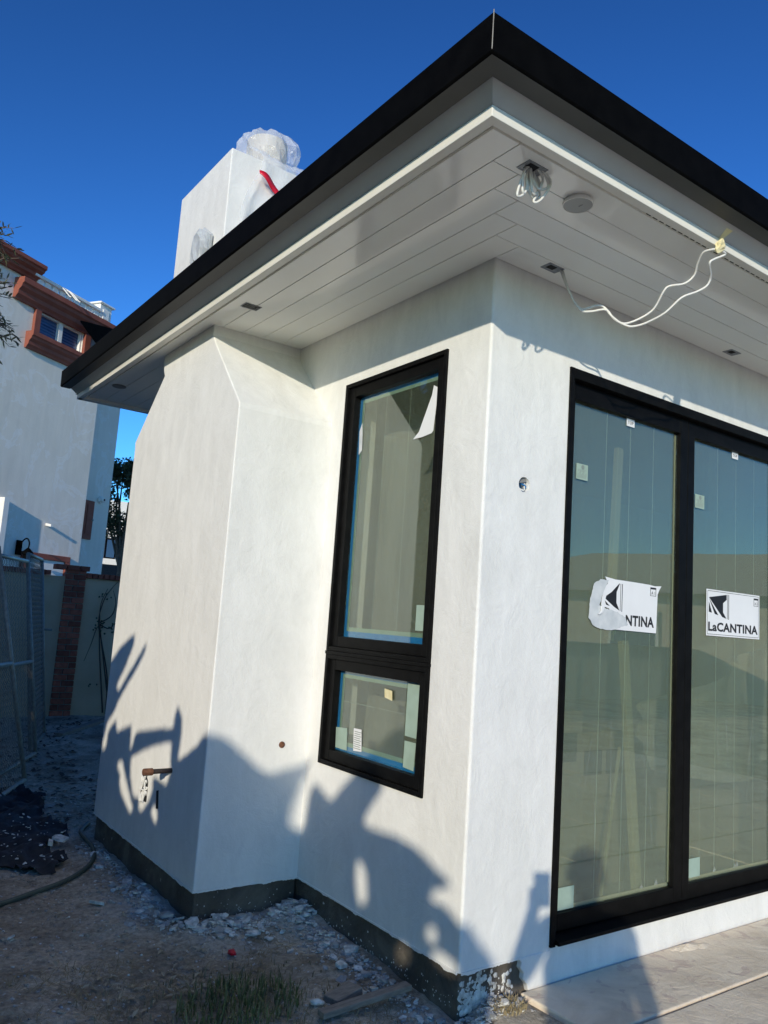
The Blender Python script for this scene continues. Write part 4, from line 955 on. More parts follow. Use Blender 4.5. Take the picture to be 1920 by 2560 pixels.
def flake(c, s, rnd):
    a = rnd.uniform(0,6.28); n = rnd.randint(4,6); tx_, ty_ = rnd.uniform(-.35,.35), rnd.uniform(-.35,.35); t = s*rnd.uniform(.15,.45); top = []; asp = rnd.uniform(.3,1); rz_ = rnd.uniform(0,6.28); ca_, sa_ = math.cos(rz_), math.sin(rz_)
    for k in range(n):
        th = a+2*math.pi*k/n; rr = s*rnd.uniform(.55,1.15); x, y = rr*math.cos(th), rr*math.sin(th)*asp; x, y = x*ca_-y*sa_, x*sa_+y*ca_; top.append(Vector(c)+Vector((x, y, x*tx_+y*ty_+t)))
    bot = [p-Vector((0,0,t)) for p in top]
    return top+bot, [tuple(range(n))]+[(i, n+i, n+(i+1)%n, (i+1)%n)[::-1] for i in range(n)]
rnd = random.Random(17)
def near_foot(rnd):
    """a spot in the strip of debris along the foundation"""
    k = rnd.random(); d = min(.34, abs(rnd.gauss(0,.085)))+.025
    if k < .30: return (CX+.6*rnd.random()-.02, 1.245-d) if rnd.random() < .8 else (CX-d, 1.3+.5*rnd.random())
    if k < .62: return (-d, .02+1.2*rnd.random()**.8)
    if k < .85: return (CX-d*.8, 1.2+1.5*rnd.random())
    return (-.06+.34*rnd.random(), -.03-d*.35)
mb_w, mb_g = MB(), MB()
for i in range(2900):
    x, y = near_foot(rnd); s = min(.03, .0032*math.exp(abs(rnd.gauss(0,.85)))); hgt = gh(x,y)+rnd.uniform(-.004,.007)
    if rnd.random() < .46: v, f_ = flake((x,y,hgt), s*1.3, rnd); mb_w.add(v, f_)
    else: v, f_ = chunk((x,y,hgt), s, i, .7); mb_g.add(v, f_)
for i in range(3600):
    x, y = rnd.uniform(-1.7,.1), rnd.uniform(-.1,4.2)
    if x > -.03 or (x > CX-.02 and 1.22 < y < 2.86): continue
    s = rnd.choice([.003,.004,.005,.007]); v, f_ = (flake((x,y,gh(x,y)+.001), s*1.3, rnd) if rnd.random() < .45 else chunk((x,y,gh(x,y)+.001), s, i+9000, .7)); (mb_w if rnd.random() < .5 else mb_g).add(v, f_)
for (cx, cy, sg, k) in ((-.05,1.13,.065,260),(-.45,1.17,.055,150),(-.09,.80,.05,90),(-.30,1.06,.05,70),(.07,-.05,.04,90),(.16,-.04,.03,60)):
    for i in range(k):
        x = cx+rnd.gauss(0,sg); y = cy+rnd.gauss(0,sg*.8)
        if (x > -.01 and y > .0) or (x > CX and y > 1.235): continue
        v, f_ = flake((x, y, gh(x,y)+max(0,.035-.3*math.hypot(x-cx,y-cy))*rnd.random()+.004), min(.026, .004*math.exp(abs(rnd.gauss(0,.8)))), rnd); mb_w.add(v, f_)
for i in range(110):   # scraps on the fabric
    x, y = rnd.uniform(-1.2,-.66), rnd.uniform(2.3,3.4); v, f_ = flake((x,y,gh(x,y)+.05), rnd.choice([.005,.008,.012]), rnd)
    if in_poly(x,y,FP): mb_w.add(v, f_)
big = [(-.04,1.19,.030,'chip'),(.0-.05,1.06,.028,'chip'),(-.10,1.12,.022,'chip'),(-.16,1.16,.026,'chip'),(-.12,.98,.024,'stone'),(-.08,.78,.030,'chip'),(-.05,.70,.024,'stone'),(-.44,1.10,.026,'chip'),(-.54,1.16,.030,'chip'),(-.62,1.38,.034,'stone'),(-.60,1.60,.03,'stone'),(-.66,1.75,.026,'stone'),(-.73,1.84,.02,'chip'),(-.70,1.45,.028,'stone'),(-.80,1.37,.030,'stone'),(-.24,1.12,.024,'chip'),(-.33,1.05,.030,'chip'),(-.62,1.95,.02,'stone'),(-.10,.58,.022,'stone'),(-.14,.66,.018,'chip'),(-.43,.31,.028,'chip'),(-.21,.34,.026,'chip')]
mb_d = MB()
for i in range(2600):
    x, y = rnd.uniform(-1.7,0), rnd.uniform(-.1,4.3)
    if x > -.03 or (x > CX-.02 and 1.22 < y < 2.86) or fbm(x*1.7,y*1.7,31) < -.05: continue
    s = rnd.choice([.004,.006,.008,.011,.016]); v, f_ = chunk((x,y,gh(x,y)), s, i+20000, .6); mb_d.add(v, f_)
tag(mb_d.build('dirt_clods', M['dirt']), 'loose clods of dirt on the trampled ground', 'dirt', kind='stuff')
named = {0:'white stucco lump deepest in the inside corner of the foundation', 5:'white stucco lump by the dark foundation, midway along the window wall', 8:'white stucco lump at the front corner of the chimney footing', 9:'grey mortar lump beside the chimney footing, nearest its front corner', 14:'grey mortar lump farthest from the chimney footing, out on the dirt', 16:'broad white lump between the red cap and the inside corner', 20:'white lump left of the timber offcuts', 21:'white lump right behind the timber offcuts'}
for i, (x, y, s, m) in enumerate(big):
    v, f_ = chunk((x,y,gh(x,y)+s*.2), s, 500+i, .55)
    if i in named: tag(put('rubble_chunk', v, f_, M[m]), named[i], 'rubble', 'rubble lumps along the foundation')
    else: (mb_w if m == 'chip' else mb_g).add(v, f_)
tag(mb_w.build('stucco_chips', M['chip']), 'scattered white stucco chips along the foundation', 'chips', kind='stuff')
tag(mb_g.build('gravel', M['stone']), 'small grey stones and crumbs scattered over the dirt', 'gravel', kind='stuff')
for i, (x, y, s, lab) in enumerate([(-.845,1.69,.045,'pale flat stucco flake lying alone on the open dirt'),(-.80,2.68,.055,'larger cream scrap on the black weed fabric'),(-.87,2.58,.050,'smaller cream scrap on the black weed fabric'),(-1.30,1.43,.022,'small white crumb at the left edge of the dirt')]):
    v, f_ = flake((x,y,gh(x,y)+(.055 if y > 2.3 else .004)), s, random.Random(60+i)); tag(put('stucco_scrap', v, f_, M['chip']), lab, 'scrap')
v, f_ = chunk((-.51,.89,gh(-.51,.89)+.012), .022, 77, .7); tag(put('red_cap', v, f_, M['red']), 'small crushed red plastic cap on the dirt', 'cap')
# timber offcuts at the corner
def offcut(a, b, w_, t, label):
    a = Vector(a); b = Vector(b); d = (b-a).normalized(); sx = d.cross(ZU).normalized(); sy = sx.cross(d)
    o_ = MB().obox((a+b)/2, sx, sy, d, w_/2, t/2, (b-a).length/2).build('timber_offcut', M['oldwood'], bevel=.003); tag(o_, label, 'timber', 'timber offcuts by the corner')
offcut((-.47,.225,-.135), (-.06,.225,-.115), .045, .022, 'long grey timber offcut lying at the house corner')
offcut((-.38,.30,-.14), (-.24,.335,-.130), .075, .03, 'short wide timber offcut behind the long one at the corner')
offcut((.20,6.75,-.14), (1.25,8.1,-.13), .09, .05, 'old board lying on the path before the garden wall')
# grass and dead leaves
def tuft(name, cx, cy, rad, n, hmin, hmax, mat, label, seed):
    rr = random.Random(seed); V = []; F = []
    for i in range(n):
        a = rr.uniform(0,6.28); d = rad*math.sqrt(rr.random()); x, y = cx+d*math.cos(a)*1.3, cy+d*math.sin(a); h = rr.uniform(hmin,hmax)*(1-.4*d/rad); th = rr.uniform(0,6.28); lean = rr.uniform(.1,.8)*h
        w_ = rr.uniform(.0015,.003); px, py = -math.sin(th)*w_, math.cos(th)*w_; dx, dy = math.cos(th)*lean, math.sin(th)*lean; z = gh(x,y)-.005; k = len(V)
        V += [(x-px,y-py,z),(x+px,y+py,z),(x+dx*.35+px,y+dy*.35+py,z+h*.6),(x+dx*.35-px,y+dy*.35-py,z+h*.6),(x+dx,y+dy,z+h*(1-.25*lean/h))]
        F += [(k,k+1,k+2,k+3),(k+3,k+2,k+4)]
    return tag(put(name, V, F, mat), label, 'grass')
tuft('grass_clump', -.68, .46, .19, 700, .025, .12, M['grass'], 'dark green grass clump on the dirt at the bottom edge', 31)
tuft('grass_stragglers', -.66, .48, .34, 420, .02, .07, M['drygrass'], 'thin dry grass blades straggling round the green clump', 33)['kind'] = 'stuff'
tuft('dry_grass_clump', .20, -.075, .06, 200, .03, .07, M['drygrass'], 'dry yellow weeds at the end of the patio', 32)
V = []; F = []; rr = random.Random(8)
for i in range(5200):
    x, y = rr.uniform(-1.6,-.15), rr.uniform(-.1,1.05)
    if fbm(x*2.2,y*2.2,12) < .02 and rr.random() < .85: continue
    L = rr.uniform(.02,.07); a = rr.uniform(0,6.28); z = gh(x,y)+.002; w_ = .0011; k = len(V); d = Vector((math.cos(a),math.sin(a),0)); e = Vector((-d.y,d.x,0))*w_; p = Vector((x,y,z)); q_ = p+d*L+ZU*rr.uniform(.0,.016); mdl = p+d*L*.5+ZU*rr.uniform(.0,.02)
    V += [p-e, p+e, mdl+e, mdl-e, q_]; F += [(k,k+1,k+2,k+3),(k+3,k+2,k+4)]
tag(put('dead_grass', V, F, M['drygrass']), 'matted dead grass and straw over the near dirt', 'grass', kind='stuff')
V = []; F = []
for i in range(130):
    x, y = (rr.gauss(-.95,.18), rr.gauss(.78,.12)) if i < 70 else (rr.uniform(-1.6,-.1), rr.uniform(.1,2.2))
    if x > -.04 or (x > CX and y > 1.2): continue
    L = rr.uniform(.025,.055); a = rr.uniform(0,6.28); d = Vector((math.cos(a),math.sin(a),rr.uniform(-.05,.25))); e = Vector((-d.y,d.x,0))*.20; p = Vector((x,y,gh(x,y)+.006)); k = len(V)
    V += [p, p+d*L*.5+e*L+ZU*.004, p+d*L, p+d*L*.5-e*L+ZU*.004, p+d*L*.5]; F += [(k,k+1,k+4),(k+1,k+2,k+4),(k+2,k+3,k+4),(k+3,k,k+4)]
tag(put('dead_leaves', V, F, M['dryleaf']), 'fallen narrow dry leaves on the dirt', 'leaves', kind='stuff')

V = []; F = []; rr = random.Random(88)
for i in range(1300):
    y = rr.uniform(3.0,8.2); x = rr.uniform(-1.3,.0)+max(0,(y-5.5)*.35)
    if (x > CX-.02 and y < 3.3) or (x > -.02 and y < 3.4): continue
    L = rr.uniform(.02,.07); a = rr.uniform(0,6.28); d = Vector((math.cos(a),math.sin(a),rr.uniform(-.1,.4))); e = Vector((-d.y,d.x,0))*.3; p = Vector((x,y,gh(x,y)+.004)); k = len(V)
    V += [p, p+d*L*.5+e*L, p+d*L, p+d*L*.5-e*L]; F += [(k,k+1,k+2,k+3)]
tag(put('leaf_litter', V, F, M['vine']), 'dark dead leaves littering the passage to the garden wall', 'leaves', kind='stuff')
# ------------------------------------------------------------------ vegetation
def leaf(mb, p, d, nrm, L, w_):
    s_ = d.cross(nrm).normalized()*w_*.5; m1 = p+d*L*.35; m2 = p+d*L*.7
    mb.add([p, m1+s_, m2+s_*.8, p+d*L, m2-s_*.8, m1-s_, m1-nrm*w_*.08], [(0,1,6),(1,2,6),(2,3,6),(3,4,6),(4,5,6),(5,0,6)])
def rvec(rr): 
    while True:
        v = Vector((rr.uniform(-1,1),rr.uniform(-1,1),rr.uniform(-1,1)))
        if .05 < v.length < 1: return v.normalized()
# olive tree left of the view; one limb reaches into the picture
ol = tag(empty('olive_tree', (-3.1,3.7,-.16)), 'olive tree with narrow grey green leaves at the top left edge', 'tree')
limbs = [[(-3.1,3.7,-.2),(-3.08,3.68,1.0),(-3.15,3.75,2.0),(-3.0,3.7,2.8)], [(-3.0,3.7,2.7),(-2.5,3.5,3.1),(-2.0,3.25,3.35),(-1.62,3.05,3.50)], [(-2.5,3.5,3.1),(-2.1,3.2,3.15),(-1.72,3.05,3.14),(-1.55,3.0,3.05)], [(-2.1,3.2,3.15),(-1.8,3.05,2.95),(-1.62,3.0,2.85)], [(-3.0,3.7,2.7),(-3.2,4.2,3.6),(-3.1,4.6,4.2)], [(-3.0,3.7,2.8),(-3.4,3.3,3.6),(-3.5,3.0,4.1)]]
for i, l in enumerate(limbs):
    pts = spline(l,6); r0_ = .09 if i == 0 else .035
    MB().tube(pts, [r0_*(1-.75*k/(len(pts)-1)) for k in range(len(pts))], 8).build('trunk' if i == 0 else 'limb', M['bark'], ol, smooth=True)
rr = random.Random(41); mb = MB(); tw = MB()
def twig(a, d, L, nleaf):
    a = Vector(a); b_ = a+d*L; tw.tube([a,(a+b_)/2+rvec(rr)*.02,b_], [.004,.003,.0015], 4, cap=False)
    for k in range(nleaf):
        t = (k+1)/nleaf; p = a.lerp(b_,t); dd = (d*.8+rvec(rr)*.75).normalized(); nn = (ZU+rvec(rr)*.8).normalized(); leaf(mb, p, dd, (nn-dd*nn.dot(dd)).normalized(), rr.uniform(.035,.06), rr.uniform(.010,.015))
for c_, k in (((-1.60,3.02,3.53),26),((-1.57,3.0,3.30),12),((-1.55,3.0,3.14),18),((-1.52,2.98,2.92),16),((-1.9,3.2,3.3),40),((-2.2,3.3,3.2),40)):
    for i in range(k):
        a = Vector(c_)+Vector((rr.uniform(-.14,.03),rr.uniform(-.15,.15),rr.uniform(-.08,.08))); d = (Vector((.55,rr.uniform(-.6,.6),rr.uniform(-.55,.35)))).normalized(); twig(a, d, rr.uniform(.10,.20), 9)
for i in range(520):
    a = Vector((-3.2,3.7,3.7))+rvec(rr)*rr.uniform(.3,1.15); 
    if a.x > -2.2: continue
    twig(a, rvec(rr), rr.uniform(.15,.3), 10)
mb.build('crown', M['olive'], ol); tw.build('twigs', M['bark'], ol)
# dark tree beyond the garden wall
def tree(name, base, trunk_h, c_, rad, n, size, mat, label, seed):
    rr = random.Random(seed); root = tag(empty(name, base), label, 'tree', None); base = Vector(base); c_ = Vector(c_)
    MB().tube(spline([base-ZU*.3, base+ZU*trunk_h*.5+Vector((.08,0,0)), base+ZU*trunk_h, c_],4), [.16,.15,.15,.14,.13,.12,.11,.10,.09,.08,.06,.04,.03], 8).build('trunk', M['bark'], root, smooth=True)
    mb = MB(); cl = [(c_+Vector((rr.uniform(-1,1)*rad[0],rr.uniform(-1,1)*rad[1],rr.uniform(-1,1)*rad[2]))*.8, rr.uniform(.25,.5)) for _ in range(26)]
    for q_, _ in cl[:9]: MB().tube([base+ZU*trunk_h, (base+ZU*trunk_h).lerp(q_,.6)+rvec(rr)*.1, q_], [.05,.03,.01], 6).build('limb', M['bark'], root)
    for i in range(n):
        q_, s_ = rr.choice(cl); p = q_+rvec(rr)*rr.random()**.5*s_*min(rad); d = rvec(rr); nn = rvec(rr); nn = (nn-d*nn.dot(d)).normalized(); leaf(mb, p, d, nn, size*rr.uniform(.7,1.3), size*.5)
    mb.build('crown', mat, root); return root
tree('dark_tree', (5.0,20.6,-.16), 2.4, (5.0,20.5,4.25), (1.1,1.0,1.25), 9000, .11, M['tree'], 'dark tree between the grey house and the chimney', 51)
tree('shade_tree', (-4.2,6.7,-.16), 1.4, (-4.2,6.6,3.0), (1.3,1.3,2.0), 7000, .22, M['tree'], 'dark bushy tree left of the view, mirrored in the tall window', 53)
# far house with black windows
fh = tag(empty('far_house', (6.5,28,-.16)), 'distant white house with black framed windows glimpsed past the chimney', 'house')
MB().box(3.5,10,28,33,-.5,5.2).build('wall', M['nwhite'], fh); MB().box(3.2,10.3,27.2,27.93,2.72,2.93).build('porch_roof', M['nwhite'], fh); MB().box(3.1,10.4,26.6,27.19,2.10,2.68).build('porch_shade', M['roof'], fh)
for i in range(6):
    x = 5.75+i*.45; wv = MB().box(x,x+.40,27.94,27.999,2.95,3.75).build('window', M['black'], fh)
    MB().box(x+.05,x+.35,27.925,27.939,3.02,3.68).build('pane', M['bluepane'], wv)

# ------------------------------------------------------------------ behind the camera: broad-leaved plants that throw the shadows
SH = Vector((SUN.x,SUN.y,0)).normalized(); TR = -SH; QD = Vector((TR.y*-1,TR.x,0)); SL = SUN.z/math.hypot(SUN.x,SUN.y)
S0 = -3.4
def pw(q, zp, s):     # point that lies on the sun ray through (q, zp) of the plane s = S0
    return TR*s+QD*q+ZU*(zp-(s-S0)*SL)
import numpy as np
# outline of the foliage as the sun sees it: two groups of plants (near, far) with the gaps between their leaves
NEAR_TOP = [(2.478, 2.333), (2.362, 2.404), (2.187, 2.454), (2.182, 2.391), (2.257, 2.28), (2.363, 2.164), (2.319, 2.125), (2.203, 2.225), (2.11, 2.296), (2.023, 2.378), (2.028, 2.32), (2.107, 2.24), (2.225, 2.143), (2.311, 2.067), (2.35, 2.008), (2.434, 1.947), (2.452, 1.865), (2.477, 1.817), (2.444, 1.766), (2.404, 1.805), (2.397, 1.891), (2.315, 1.953), (2.278, 1.874), (2.102, 1.905), (2.085, 1.751), (2.071, 1.742), (2.03, 1.86), (1.615, 1.857), (1.619, 1.909), (1.596, 1.976), (1.543, 1.895), (1.542, 1.809), (1.548, 1.735), (1.553, 1.693), (1.53, 1.692), (1.469, 1.72), (1.39, 1.752), (1.325, 1.809), (1.305, 1.811)]
FAR_TOP = [(1.325, 1.809), (1.3, 1.805), (1.27, 1.813), (1.219, 1.797), (1.138, 1.727), (1.077, 1.675), (1.059, 1.677), (0.989, 1.721), (0.911, 1.773), (0.88, 1.805), (0.842, 1.745), (0.85, 1.666), (0.811, 1.649), (0.767, 1.61), (0.735, 1.573), (0.697, 1.607), (0.651, 1.661), (0.59, 1.709), (0.534, 1.778), (0.463, 1.751), (0.416, 1.655), (0.475, 1.577), (0.522, 1.508), (0.499, 1.479), (0.439, 1.463), (0.336, 1.446), (0.227, 1.408), (0.146, 1.353), (0.079, 1.308), (0.049, 1.281), (0.108, 1.268), (0.154, 1.235), (0.136, 1.207), (0.083, 1.206), (0.04, 1.174), (0.003, 1.135), (-0.015, 1.157), (-0.068, 1.081), (-0.121, 1.018)]
GAPS = [[(2.065, 1.728), (1.932, 1.76), (1.796, 1.784), (1.619, 1.797), (1.614, 1.693), (1.597, 1.645), (1.635, 1.562), (1.705, 1.589), (1.776, 1.609), (1.77, 1.54), (1.799, 1.482), (1.874, 1.421), (1.915, 1.443), (1.911, 1.503), (1.954, 1.494), (1.98, 1.501), (2.015, 1.552), (2.052, 1.631)], [(2.253, 1.705), (2.161, 1.711), (2.125, 1.649), (2.067, 1.57), (2.01, 1.492), (1.967, 1.441), (1.989, 1.403), (2.059, 1.456), (2.133, 1.515), (2.181, 1.586), (2.169, 1.622), (2.221, 1.664)], [(1.772, 1.434), (1.739, 1.475), (1.688, 1.429), (1.693, 1.373), (1.717, 1.371)], [(0.921, 1.711), (0.967, 1.529), (0.976, 1.477), (0.957, 1.435), (0.923, 1.423), (0.917, 1.427), (0.893, 1.46), (0.876, 1.608), (0.85, 1.666), (0.842, 1.745), (0.878, 1.791)], [(0.546, 1.318), (0.514, 1.337), (0.477, 1.275), (0.457, 1.18), (0.48, 1.113), (0.517, 1.151), (0.542, 1.247)], [(0.256, 1.247), (0.219, 1.29), (0.177, 1.259), (0.213, 1.217)], [(0.163, 1.082), (0.134, 1.137), (0.096, 1.091), (0.124, 1.042)], [(0.301, 1.0), (0.257, 1.036), (0.22, 0.973), (0.294, 0.91)], [(0.143, 1.003), (0.093, 1.04), (0.03, 1.016), (-0.006, 0.978), (0.016, 0.944), (0.088, 0.969)]]
QR, ZR, RES = (-.2, 3.6), (.2, 2.6), .005
nq, nz = int((QR[1]-QR[0])/RES), int((ZR[1]-ZR[0])/RES)
gq, gz = np.meshgrid(QR[0]+(np.arange(nq)+.5)*RES, ZR[0]+(np.arange(nz)+.5)*RES, indexing='ij')
def fill(P):
    m = np.zeros_like(gq, bool)
    for (x0, y0), (x1, y1) in zip(P, P[1:]+P[:1]):
        if y0 == y1: continue
        m ^= ((y0 > gz) != (y1 > gz)) & (gq < (x1-x0)*(gz-y0)/(y1-y0)+x0)
    return m
near_m = fill(NEAR_TOP+[(1.305,.2),(3.58,.2),(3.58,2.2),(2.6,2.28)])
far_m = fill(FAR_TOP+[(-.13,.2),(1.325,.2)])
for g_ in GAPS:
    h_ = fill(g_); near_m &= ~h_; far_m &= ~h_
def grow(m, n):
    for _ in range(n): m = m | np.roll(m,1,0) | np.roll(m,-1,0) | np.roll(m,1,1) | np.roll(m,-1,1)
    return m
near_m = grow(near_m, 2); far_m = grow(far_m, 2)
def H(q): return 1.5 if q < 1.5 else 1.7
def free(q, z):
    i, j = int((q-QR[0])/RES), int((z-ZR[0])/RES)
    return 0 <= i < nq and 0 <= j < nz and (near_m[i,j] or far_m[i,j])
# tall hedge added unseen across the sun to shade passage and garden wall
rr = random.Random(43); mb = MB(); hb = pw(4.95,0,-4.6); hb.z = -.16
for i in range(17000):
    q = rr.uniform(2.72,7.4); top = 4.65+.25*fbm(q*1.3,2)-(1.6*(3.1-q) if q < 3.1 else 0); p = TR*(-4.6+rr.gauss(0,.2))+QD*q; p.z = rr.uniform(-.15,top); d = rvec(rr); nn = rvec(rr); nn = (nn-d*nn.dot(d)).normalized(); leaf(mb, p, d, nn, rr.uniform(.17,.30), rr.uniform(.10,.16))
hd = tag(empty('added_hedge', hb), 'tall clipped evergreen screen added behind the photographer to shade the passage', 'added_hedge'); mb.build('foliage', M['tree'], hd)
for q in (3.1,4.0,4.9,5.8,6.7):
    p = TR*-4.6+QD*q; MB().tube([p-ZU*.2, p+ZU*2+TR*.05, p+ZU*3.8], [.06,.045,.015], 7).build('stem', M['bark'], hd)
rr = random.Random(61)
plants = [(.35,0,'low'),(1.05,0,'middle'),(1.75,0,'right'),(2.4,0,'tall'),(3.1,0,'rear')]
labs = ['broad-leaved plant nearest the photographer','second broad-leaved plant from the photographer','middle broad-leaved plant of the bed','tall broad-leaved plant with paddle leaves','last broad-leaved plant of the bed towards the hedge']
roots = []; mbs = []
for (q, _, k), lab in zip(plants, labs):
    b = pw(q, 0, -3.7 if q > 1.5 else -6.2); b.z = -.16; roots.append(tag(empty('broadleaf_plant', b), lab, 'plant', 'plants behind the photographer')); mbs.append(MB())
def which(q): return min(range(5), key=lambda i: abs(plants[i][0]-q))
cells = np.argwhere(near_m | far_m); spots = cells[np.random.default_rng(5).integers(0, len(cells), 15000)]
# cells near the outline get small leaves
inner = near_m | far_m
for _ in range(9): inner = inner & np.roll(inner,1,0) & np.roll(inner,-1,0) & np.roll(inner,1,1) & np.roll(inner,-1,1)
rim = np.argwhere((near_m | far_m) & ~inner & (gq < 2.6)); spots = np.concatenate([spots, rim[np.random.default_rng(6).integers(0, len(rim), 9000)]])
for i, (ci, cj) in enumerate(spots):
    q = QR[0]+(ci+rr.random())*RES; zp = ZR[0]+(cj+rr.random())*RES; far = far_m[ci,cj]
    s = rr.uniform(-6.6,-5.9) if far else rr.uniform(-3.95,-3.45); small = i >= 15000
    L = rr.uniform(.05,.12) if small else rr.uniform(.16,.36); wd = L*rr.uniform(.35,.55); ang = rr.uniform(0,6.28) if small else rr.uniform(-1.2,1.2)+math.pi/2; ok = False
    for _ in range(4):
        dq, dz = math.cos(ang)*L, math.sin(ang)*L; nq_, nz_ = -math.sin(ang)*wd*.5, math.cos(ang)*wd*.5; q0, z0 = q-dq*.5, zp-dz*.5
        pts = [(q0,z0),(q0+dq*.35+nq_,z0+dz*.35+nz_),(q0+dq*.7+nq_*.8,z0+dz*.7+nz_*.8),(q0+dq,z0+dz),(q0+dq*.7-nq_*.8,z0+dz*.7-nz_*.8),(q0+dq*.35-nq_,z0+dz*.35-nz_)]
        grid = [(q0+dq*t_+nq_*e_*wf, z0+dz*t_+nz_*e_*wf) for t_, wf in ((.15,.5),(.3,1),(.45,1),(.6,1),(.75,.8),(.9,.4)) for e_ in (-1,-.5,0,.5,1)]
        if all(free(a,b) for a, b in pts+grid): ok = True; break
        L *= .55; wd *= .55
        if L < .018: break
    if not ok: continue
    tl = rr.uniform(-.5,.5); V = [pw(a, b, s+(a-q)*tl+.03*math.sin((b-zp)*9)) for a, b in pts]; V.append(pw(q0+dq*.4, z0+dz*.4, s+(dq*.4)*tl-.02))
    if min(v.z for v in V) < -.15: continue
    k_ = which(q)
    if far: k_ = min(k_, 1)
    else: k_ = max(k_, 2)
    mbs[k_].add(V, [(0,1,6),(1,2,6),(2,3,6),(3,4,6),(4,5,6),(5,0,6)])
for i, (q, _, k) in enumerate(plants):
    mbs[i].build('foliage', M['shrub'], roots[i])
    for j in range(4):
        sb = -3.7 if q > 1.5 else -6.25; b = pw(q+rr.uniform(-.12,.12), 0, sb+rr.uniform(-.1,.1)); b.z = -.2; t_ = pw(q+rr.uniform(-.2,.2), max(.4,H(q)-.95), sb)
        MB().tube([b, b.lerp(t_,.5)+rvec(rr)*.03, t_], [.028,.02,.01], 7).build('stem', M['grass'], roots[i])

# ------------------------------------------------------------------ the photographer, whose shadow falls on the door wall
def person():
    """one continuous figure grown from a skeleton with the Skin modifier"""
    Bc = pw(-.50, 0, -3.66); bx, by = Bc.x, Bc.y; fx = Vector((fw.x,fw.y,0)).normalized(); lx = Vector((-fx.y,fx.x,0)); g0 = -.16
    def P(l, f_, z): return Vector((bx,by,0))+lx*l+fx*f_+ZU*(g0+z)
    nodes = {}; E_ = []
    def nd_(k, p, r_, link_=None):
        nodes[k] = (len(nodes), p, r_)
        if link_: E_.append((nodes[link_][0], nodes[k][0]))
    nd_('pelvis', P(0,0,.94), (.15,.11)); nd_('waist', P(0,.0,1.08), (.135,.10), 'pelvis'); nd_('chest', P(0,.0,1.28), (.165,.115), 'waist'); nd_('collar', P(0,0,1.41), (.13,.09), 'chest')
    nd_('neck', P(0,.01,1.48), (.055,.055), 'collar'); nd_('chin', P(0,.035,1.55), (.065,.075), 'neck'); nd_('head', P(0,.03,1.63), (.077,.092), 'chin'); nd_('crown', P(0,.02,1.70), (.055,.065), 'head')
    for s_, k in ((1,'l'),(-1,'r')):
        nd_(k+'hip', P(.09*s_,0,.88), (.095,.10), 'pelvis'); nd_(k+'knee', P(.10*s_,.02,.49), (.062,.065), k+'hip'); nd_(k+'calf', P(.10*s_,-.01,.33), (.056,.06), k+'knee'); nd_(k+'ankle', P(.10*s_,-.02,.09), (.038,.04), k+'calf'); nd_(k+'toe', P(.12*s_,.16,.035), (.04,.03), k+'ankle')
        nd_(k+'shoulder', P(.19*s_,0,1.40), (.062,.062), 'collar')
    Hl = CAM-fw*.035-ZU*.055+lx*.02
    nd_('lelbow', P(.27,.16,1.14), (.045,.045), 'lshoulder'); nd_('lwrist', Hl-fx*.06-ZU*.04+lx*.03, (.028,.026), 'lelbow'); nd_('lpalm', Hl+lx*.01, (.032,.018), 'lwrist')
    nd_('relbow', P(-.25,.05,1.10), (.045,.045), 'rshoulder'); nd_('rwrist', P(-.20,.22,1.00), (.028,.026), 'relbow'); nd_('rpalm', P(-.18,.29,.97), (.034,.018), 'rwrist')
    for i, (dl, dz, L) in enumerate(((.025,.02,.055),(.015,.035,.065),(.0,.042,.062),(-.015,.04,.05))):
        nd_('lf%d' % i, Hl+lx*(.0+dl)+ZU*dz-fx*.005, (.009,.009), 'lpalm'); nd_('lg%d' % i, Hl+lx*(dl-.03)+ZU*(dz+.02)-fx*.012, (.008,.008), 'lf%d' % i)
        nd_('rf%d' % i, P(-.20+.018*i,.34,.95), (.009,.009), 'rpalm'); nd_('rg%d' % i, P(-.20+.018*i,.36,.915), (.008,.008), 'rf%d' % i)
    nd_('lthumb', Hl+lx*.035+ZU*.03+fx*.006, (.010,.010), 'lpalm'); nd_('rthumb', P(-.145,.31,.955), (.010,.010), 'rpalm')
    me = bpy.data.meshes.new('person'); me.from_pydata([v[1] for v in nodes.values()], E_, []); o_ = bpy.data.objects.new('person', me); C.objects.link(o_)
    sk = o_.modifiers.new('skin','SKIN'); sub = o_.modifiers.new('sub','SUBSURF'); sub.levels = 2; sub.render_levels = 2
    for i, v in enumerate(nodes.values()): me.skin_vertices[0].data[i].radius = v[2]
    me.skin_vertices[0].data[0].use_root = True
    dg = bpy.context.evaluated_depsgraph_get(); dg.update(); m2 = bpy.data.meshes.new_from_object(o_.evaluated_get(dg)); bpy.data.objects.remove(o_)
    V = [v.co.copy() for v in m2.vertices]; F = [tuple(p.vertices) for p in m2.polygons]
    fig = put('person', V, F, M['cloth'], smooth=True, loc=(bx,by,g0)); fig.data.materials.append(M['skin'])
    hd_ = [nodes[k][1] for k in ('lpalm','rpalm','chin','head')]
    for p in fig.data.polygons:
        c_ = fig.matrix_world @ p.center if False else p.center+Vector((bx,by,g0))
        if (c_-hd_[0]).length < .09 or (c_-hd_[1]).length < .09 or c_.z > g0+1.50: p.material_index = 1
    tag(fig, 'person in dark clothes holding up a phone, seen only as a shadow beside the door', 'person')
    hc = nodes['head'][1]
    V = []; n = 20
    for j in range(9):
        t = math.pi*.62*j/8
        for k in range(n):
            a = 2*math.pi*k/n; d = lx*math.cos(a)*.083*math.sin(t)+fx*(math.sin(a)*.098*math.sin(t)-.012)+ZU*(.105*math.cos(t))
            if math.sin(a) > .45 and j > 4: d = d*.9-fx*.02
            V.append(hc+d+ZU*.012)
